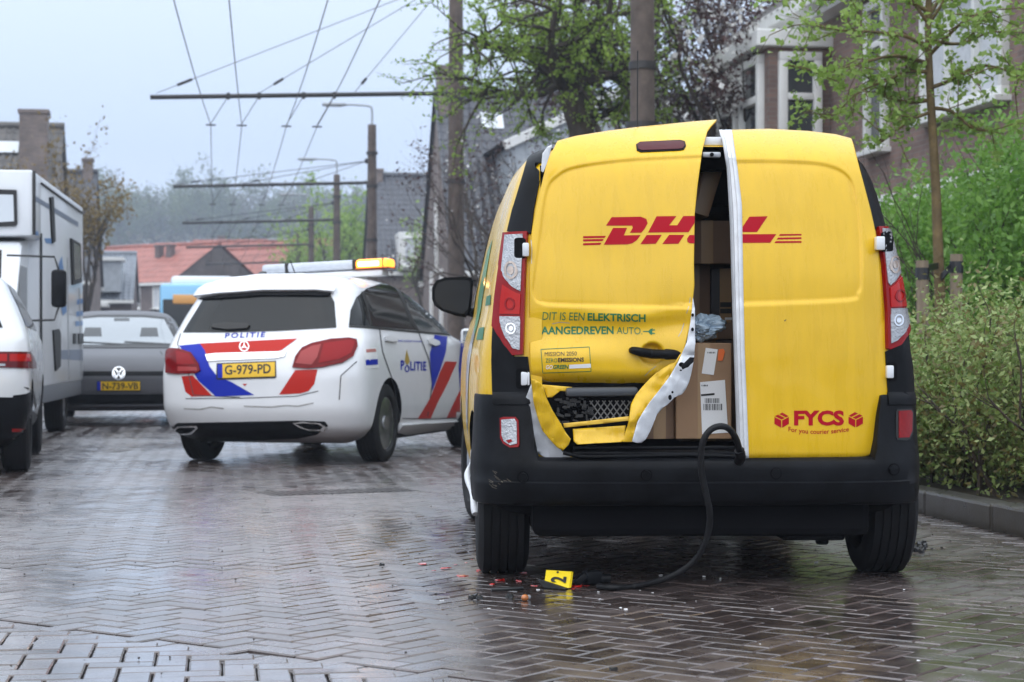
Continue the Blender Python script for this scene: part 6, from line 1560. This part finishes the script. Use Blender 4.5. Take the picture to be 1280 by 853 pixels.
for k, (px, Z, h_, lb3) in enumerate(((445, 118, 9.5, 'fresh green tree behind the second lamp mast'), (426, 128, 8.6, 'rounded green tree between the lamp masts'), (350, 190, 13, 'green tree over the hazy red roofs'))):
    tree('street_end_tree', at_px(px, Z), lb3, h_, .2, 3, lf_young if k < 2 else lf_far, 3800, .26, 70 + k, trunk_h=.3, spread=.6, lspread=.4, nlimb=7, limb_len=.36, group='green trees at the end of the street')
rr = random.Random(12)
for k in range(18):
    px = 108 + k * 26 + rr.uniform(-8, 8); Z = rr.uniform(405, 450)
    e_ = tree('skyline_tree', at_px(px, Z, hill_z(Z) - .3), 'tall hazy budding tree on the wooded skyline', rr.uniform(20, 23), .42, 4, lf_far if k % 3 else lf_far2, 5200, .62, 90 + k, trunk_h=.2, spread=.62, lspread=.75, nlimb=7, limb_len=.30, group='trees on the wooded skyline', shrink=.74)
# hedge line at the foot of the wood
rng = np.random.default_rng(77); n = 16000
C = np.stack([rng.uniform(-130, 30, n), rng.normal(400, 6, n), 14.5 + np.abs(rng.normal(0, 4, n))], 1)
ug = leaves('undergrowth', C, 1.1, lf_far2, None, 78); tag(ug, 'dull scrub along the foot of the wooded skyline', 'undergrowth', kind='stuff')
# ================================================================== small things on the road
mk_p = G(694, 737)
mk = empty('evidence_marker', mk_p, R(-4), 'tipped over yellow evidence marker with a black number two', 'marker')
m_mky = mat('marker_yellow', (.85, .62, .01), .4)
pw, ph = .118, .095
def plate(name, pts, m, par, t=.003):
    bm = bmesh.new(); f = bm.faces.new([bm.verts.new(p) for p in pts]); bm.normal_update()
    r_ = bmesh.ops.extrude_face_region(bm, geom=[f]); n = f.normal.copy()
    for v in [g for g in r_['geom'] if isinstance(g, bmesh.types.BMVert)]: v.co += n * t
    return obj(name, bm, m, par, None, True)
A_, B_ = Vector((-.045, .012, .010)), Vector((.052, -.004, .006)); up_ = Vector((.008, .060, .058))
plate('face', [A_, B_, B_ + up_, A_ + up_ + Vector((-.002, 0, 0))], m_mky, mk)
plate('back_face', [A_ + Vector((-.030, -.016, .036)), B_ + Vector((0.002, -.045, .003)) + Vector((-.012, 0, 0)), B_, A_ + Vector((-.002, 0, .006))], m_blk, mk)
plate('back_face', [A_ + Vector((-.030, -.018, .034)), A_ + Vector((.0, -.03, .0)), B_ + Vector((-.012, -.05, .0)), B_ + Vector((-.008, -.045, .004))], m_blk, mk)
plate('side', [B_, B_ + up_, B_ + up_ + Vector((.006, .01, -.004)), B_ + Vector((.008, .01, 0))], m_mky, mk)
tb = text_bm('2', .25, .85, .95, .18, bold=.03, step=.5); ux = (B_ - A_); fn_ = up_.cross(ux).normalized() ; fn_ = fn_ if fn_.y < 0 else -fn_
# the digit lies on its side on the tipped face
lay('number', tb, lambda a, b: (A_ + ux * (.10 + b * .78) + up_ * (.10 + .62 * a), fn_), m_blk, mk, 0, .004)
lay('dot', tess([ell(.47, .88, .05, .06, 10)], .5), lambda a, b: (A_ + ux * a + up_ * b, fn_), m_blk, mk, 0, .004)
# shards
m_sh = mat('red_shard', (.55, .02, .015), .12, coat=1); m_shw = mat('white_shard', (.75, .75, .75), .3); m_shb = mat('black_shard', (.012, .012, .012), .4)
rs = random.Random(9)
def shard(px, py, size, m, label, group, kind='shard', flat=.14, cat='shard', asp=1.6):
    bm = bmesh.new(); n = rs.randint(5, 7); pts = []
    for k in range(n):
        a = 2 * math.pi * k / n + rs.uniform(-.3, .3); rr_ = size * rs.uniform(.3, .55); pts.append(Vector((math.cos(a) * rr_ * asp, math.sin(a) * rr_, 0)))
    lo = [bm.verts.new(p) for p in pts]; hi = [bm.verts.new(p * .9 + Vector((0, 0, size * flat * rs.uniform(.4, 1.2)))) for p in pts]
    bm.faces.new(lo[::-1]); bm.faces.new(hi)
    for k in range(n): bm.faces.new((lo[k], lo[(k + 1) % n], hi[(k + 1) % n], hi[k]))
    o = obj('shard' if kind == 'shard' else kind, bm, m, None, None, True); o.location = G(px, py) + Vector((0, 0, .0015)); o.rotation_euler = (rs.uniform(-.1, .1), rs.uniform(-.1, .1), rs.uniform(0, 6))
    return tag(o, label, cat, group)
rl_ = 'small red plastic shard of a broken lens beside the van wheel'
for x, y, s_ in ((528, 706, .035), (542, 714, .018), (558, 711, .035), (570, 706.5, .014), (577, 721, .045), (582, 704, .012), (597, 715, .015), (600, 714, .03), (626, 726, .035), (648, 727, .025), (640, 716, .022), (655, 717, .03), (668, 733, .03), (722, 734, .05), (732, 733, .03), (716, 737, .02), (615, 731, .02), (608, 707, .012), (590, 700, .012)):
    shard(x, y, s_, m_sh, rl_, 'red lens shards beside the van wheel')
bl_ = 'black plastic fragment lying among the red shards'
for x, y, s_ in ((478, 708, .02), (593, 748, .035), (600, 750, .025), (636, 748, .03), (640, 751, .02), (588, 749, .02), (766, 838, .02)):
    shard(x, y, s_, m_shb, bl_, 'black plastic fragments', flat=.6)
wl2 = 'tiny white plastic chip scattered behind the van'
for x, y, s_ in ((552, 752, .025), (611, 762, .02), (641, 762, .012), (673, 738, .018), (748, 741, .014), (750, 750, .018), (800, 739, .014), (816, 742, .016), (776, 761, .02), (783, 763, .022), (826, 720, .022), (842, 722, .016), (870, 752, .008), (950, 806, .01), (1104, 704, .03), (1130, 738, .012), (965, 762, .012), (700, 770, .01), (880, 722, .03), (900, 724, .024), (1020, 704, .03), (1148, 827, .015)):
    shard(x, y, s_ * .6, m_shw, wl2, 'white chips behind the van', flat=.3)
# dark crumbs by the far wheel
cl = 'dark crumb of dirt beside the van wheel by the kerb'
for k in range(34):
    shard(rs.gauss(1153, 9), rs.gauss(686, 4), rs.uniform(.012, .035), m_shb, cl, 'dirt crumbs by the kerb side wheel', kind='dirt_crumb', flat=.6, cat='dirt', asp=1)
# torn strip of trim, amber bulb
o = tube('trim_strip', spline([G(614, 741) + Vector((0, 0, .012)), G(634, 740.5) + Vector((0, 0, .012)), G(653, 739) + Vector((0, 0, .012))], 4), .008, m_shb, None, 8); tag(o, 'broken strip of black trim beside the amber bulb', 'trim strip')
ab = empty('amber_bulb', G(656, 752), R(60), 'small broken amber indicator bulb on the bricks', 'bulb')
bm = bmesh.new(); bmesh.ops.create_uvsphere(bm, u_segments=16, v_segments=10, radius=.014)
for v in bm.verts: v.co.z = v.co.z * .95 + .0135; v.co.x *= 1.2
obj('glass', bm, mat('amber_glass', (.45, .14, .03), .15, coat=.3, var=.4, scale=60), ab, 60)
bm = bmesh.new(); cyl(bm, (.022, 0, .013), .009, .018, 'X', 12); obj('cap', bm, m_grey, ab)
# fallen blossom and grit: uncountable specks on the wet bricks
rng = np.random.default_rng(8); n = 900
X = rng.uniform(-3.2, 3.2, n); Y = rng.uniform(5.4, 14, n); k_ = (np.abs(X) < .27 * Y); C = np.stack([X[k_], Y[k_], np.full(k_.sum(), .004)], 1)
gt = leaves('grit', C, .008, mat('grit_speck', (.05, .042, .036), .6), None, 9, .9, .8); tag(gt, 'fine grit and specks on the wet bricks', 'grit', kind='stuff')
# ================================================================== damp air
hz = bpy.data.materials.new('damp_air'); hz.use_nodes = True; t = hz.node_tree; t.nodes.remove(t.nodes['Principled BSDF'])
pvn = t.nodes.new('ShaderNodeVolumePrincipled'); pvn.inputs['Color'].default_value = (.76, .85, 1.0, 1); pvn.inputs['Density'].default_value = .0009; pvn.inputs['Anisotropy'].default_value = .2
t.links.new(pvn.outputs[0], t.nodes['Material Output'].inputs['Volume'])
bm = boxes([((0, 320, 24), (900, 780, 50.5))]); ho = obj('haze', bm, hz); tag(ho, 'thin damp haze filling the street', 'haze', kind='stuff')
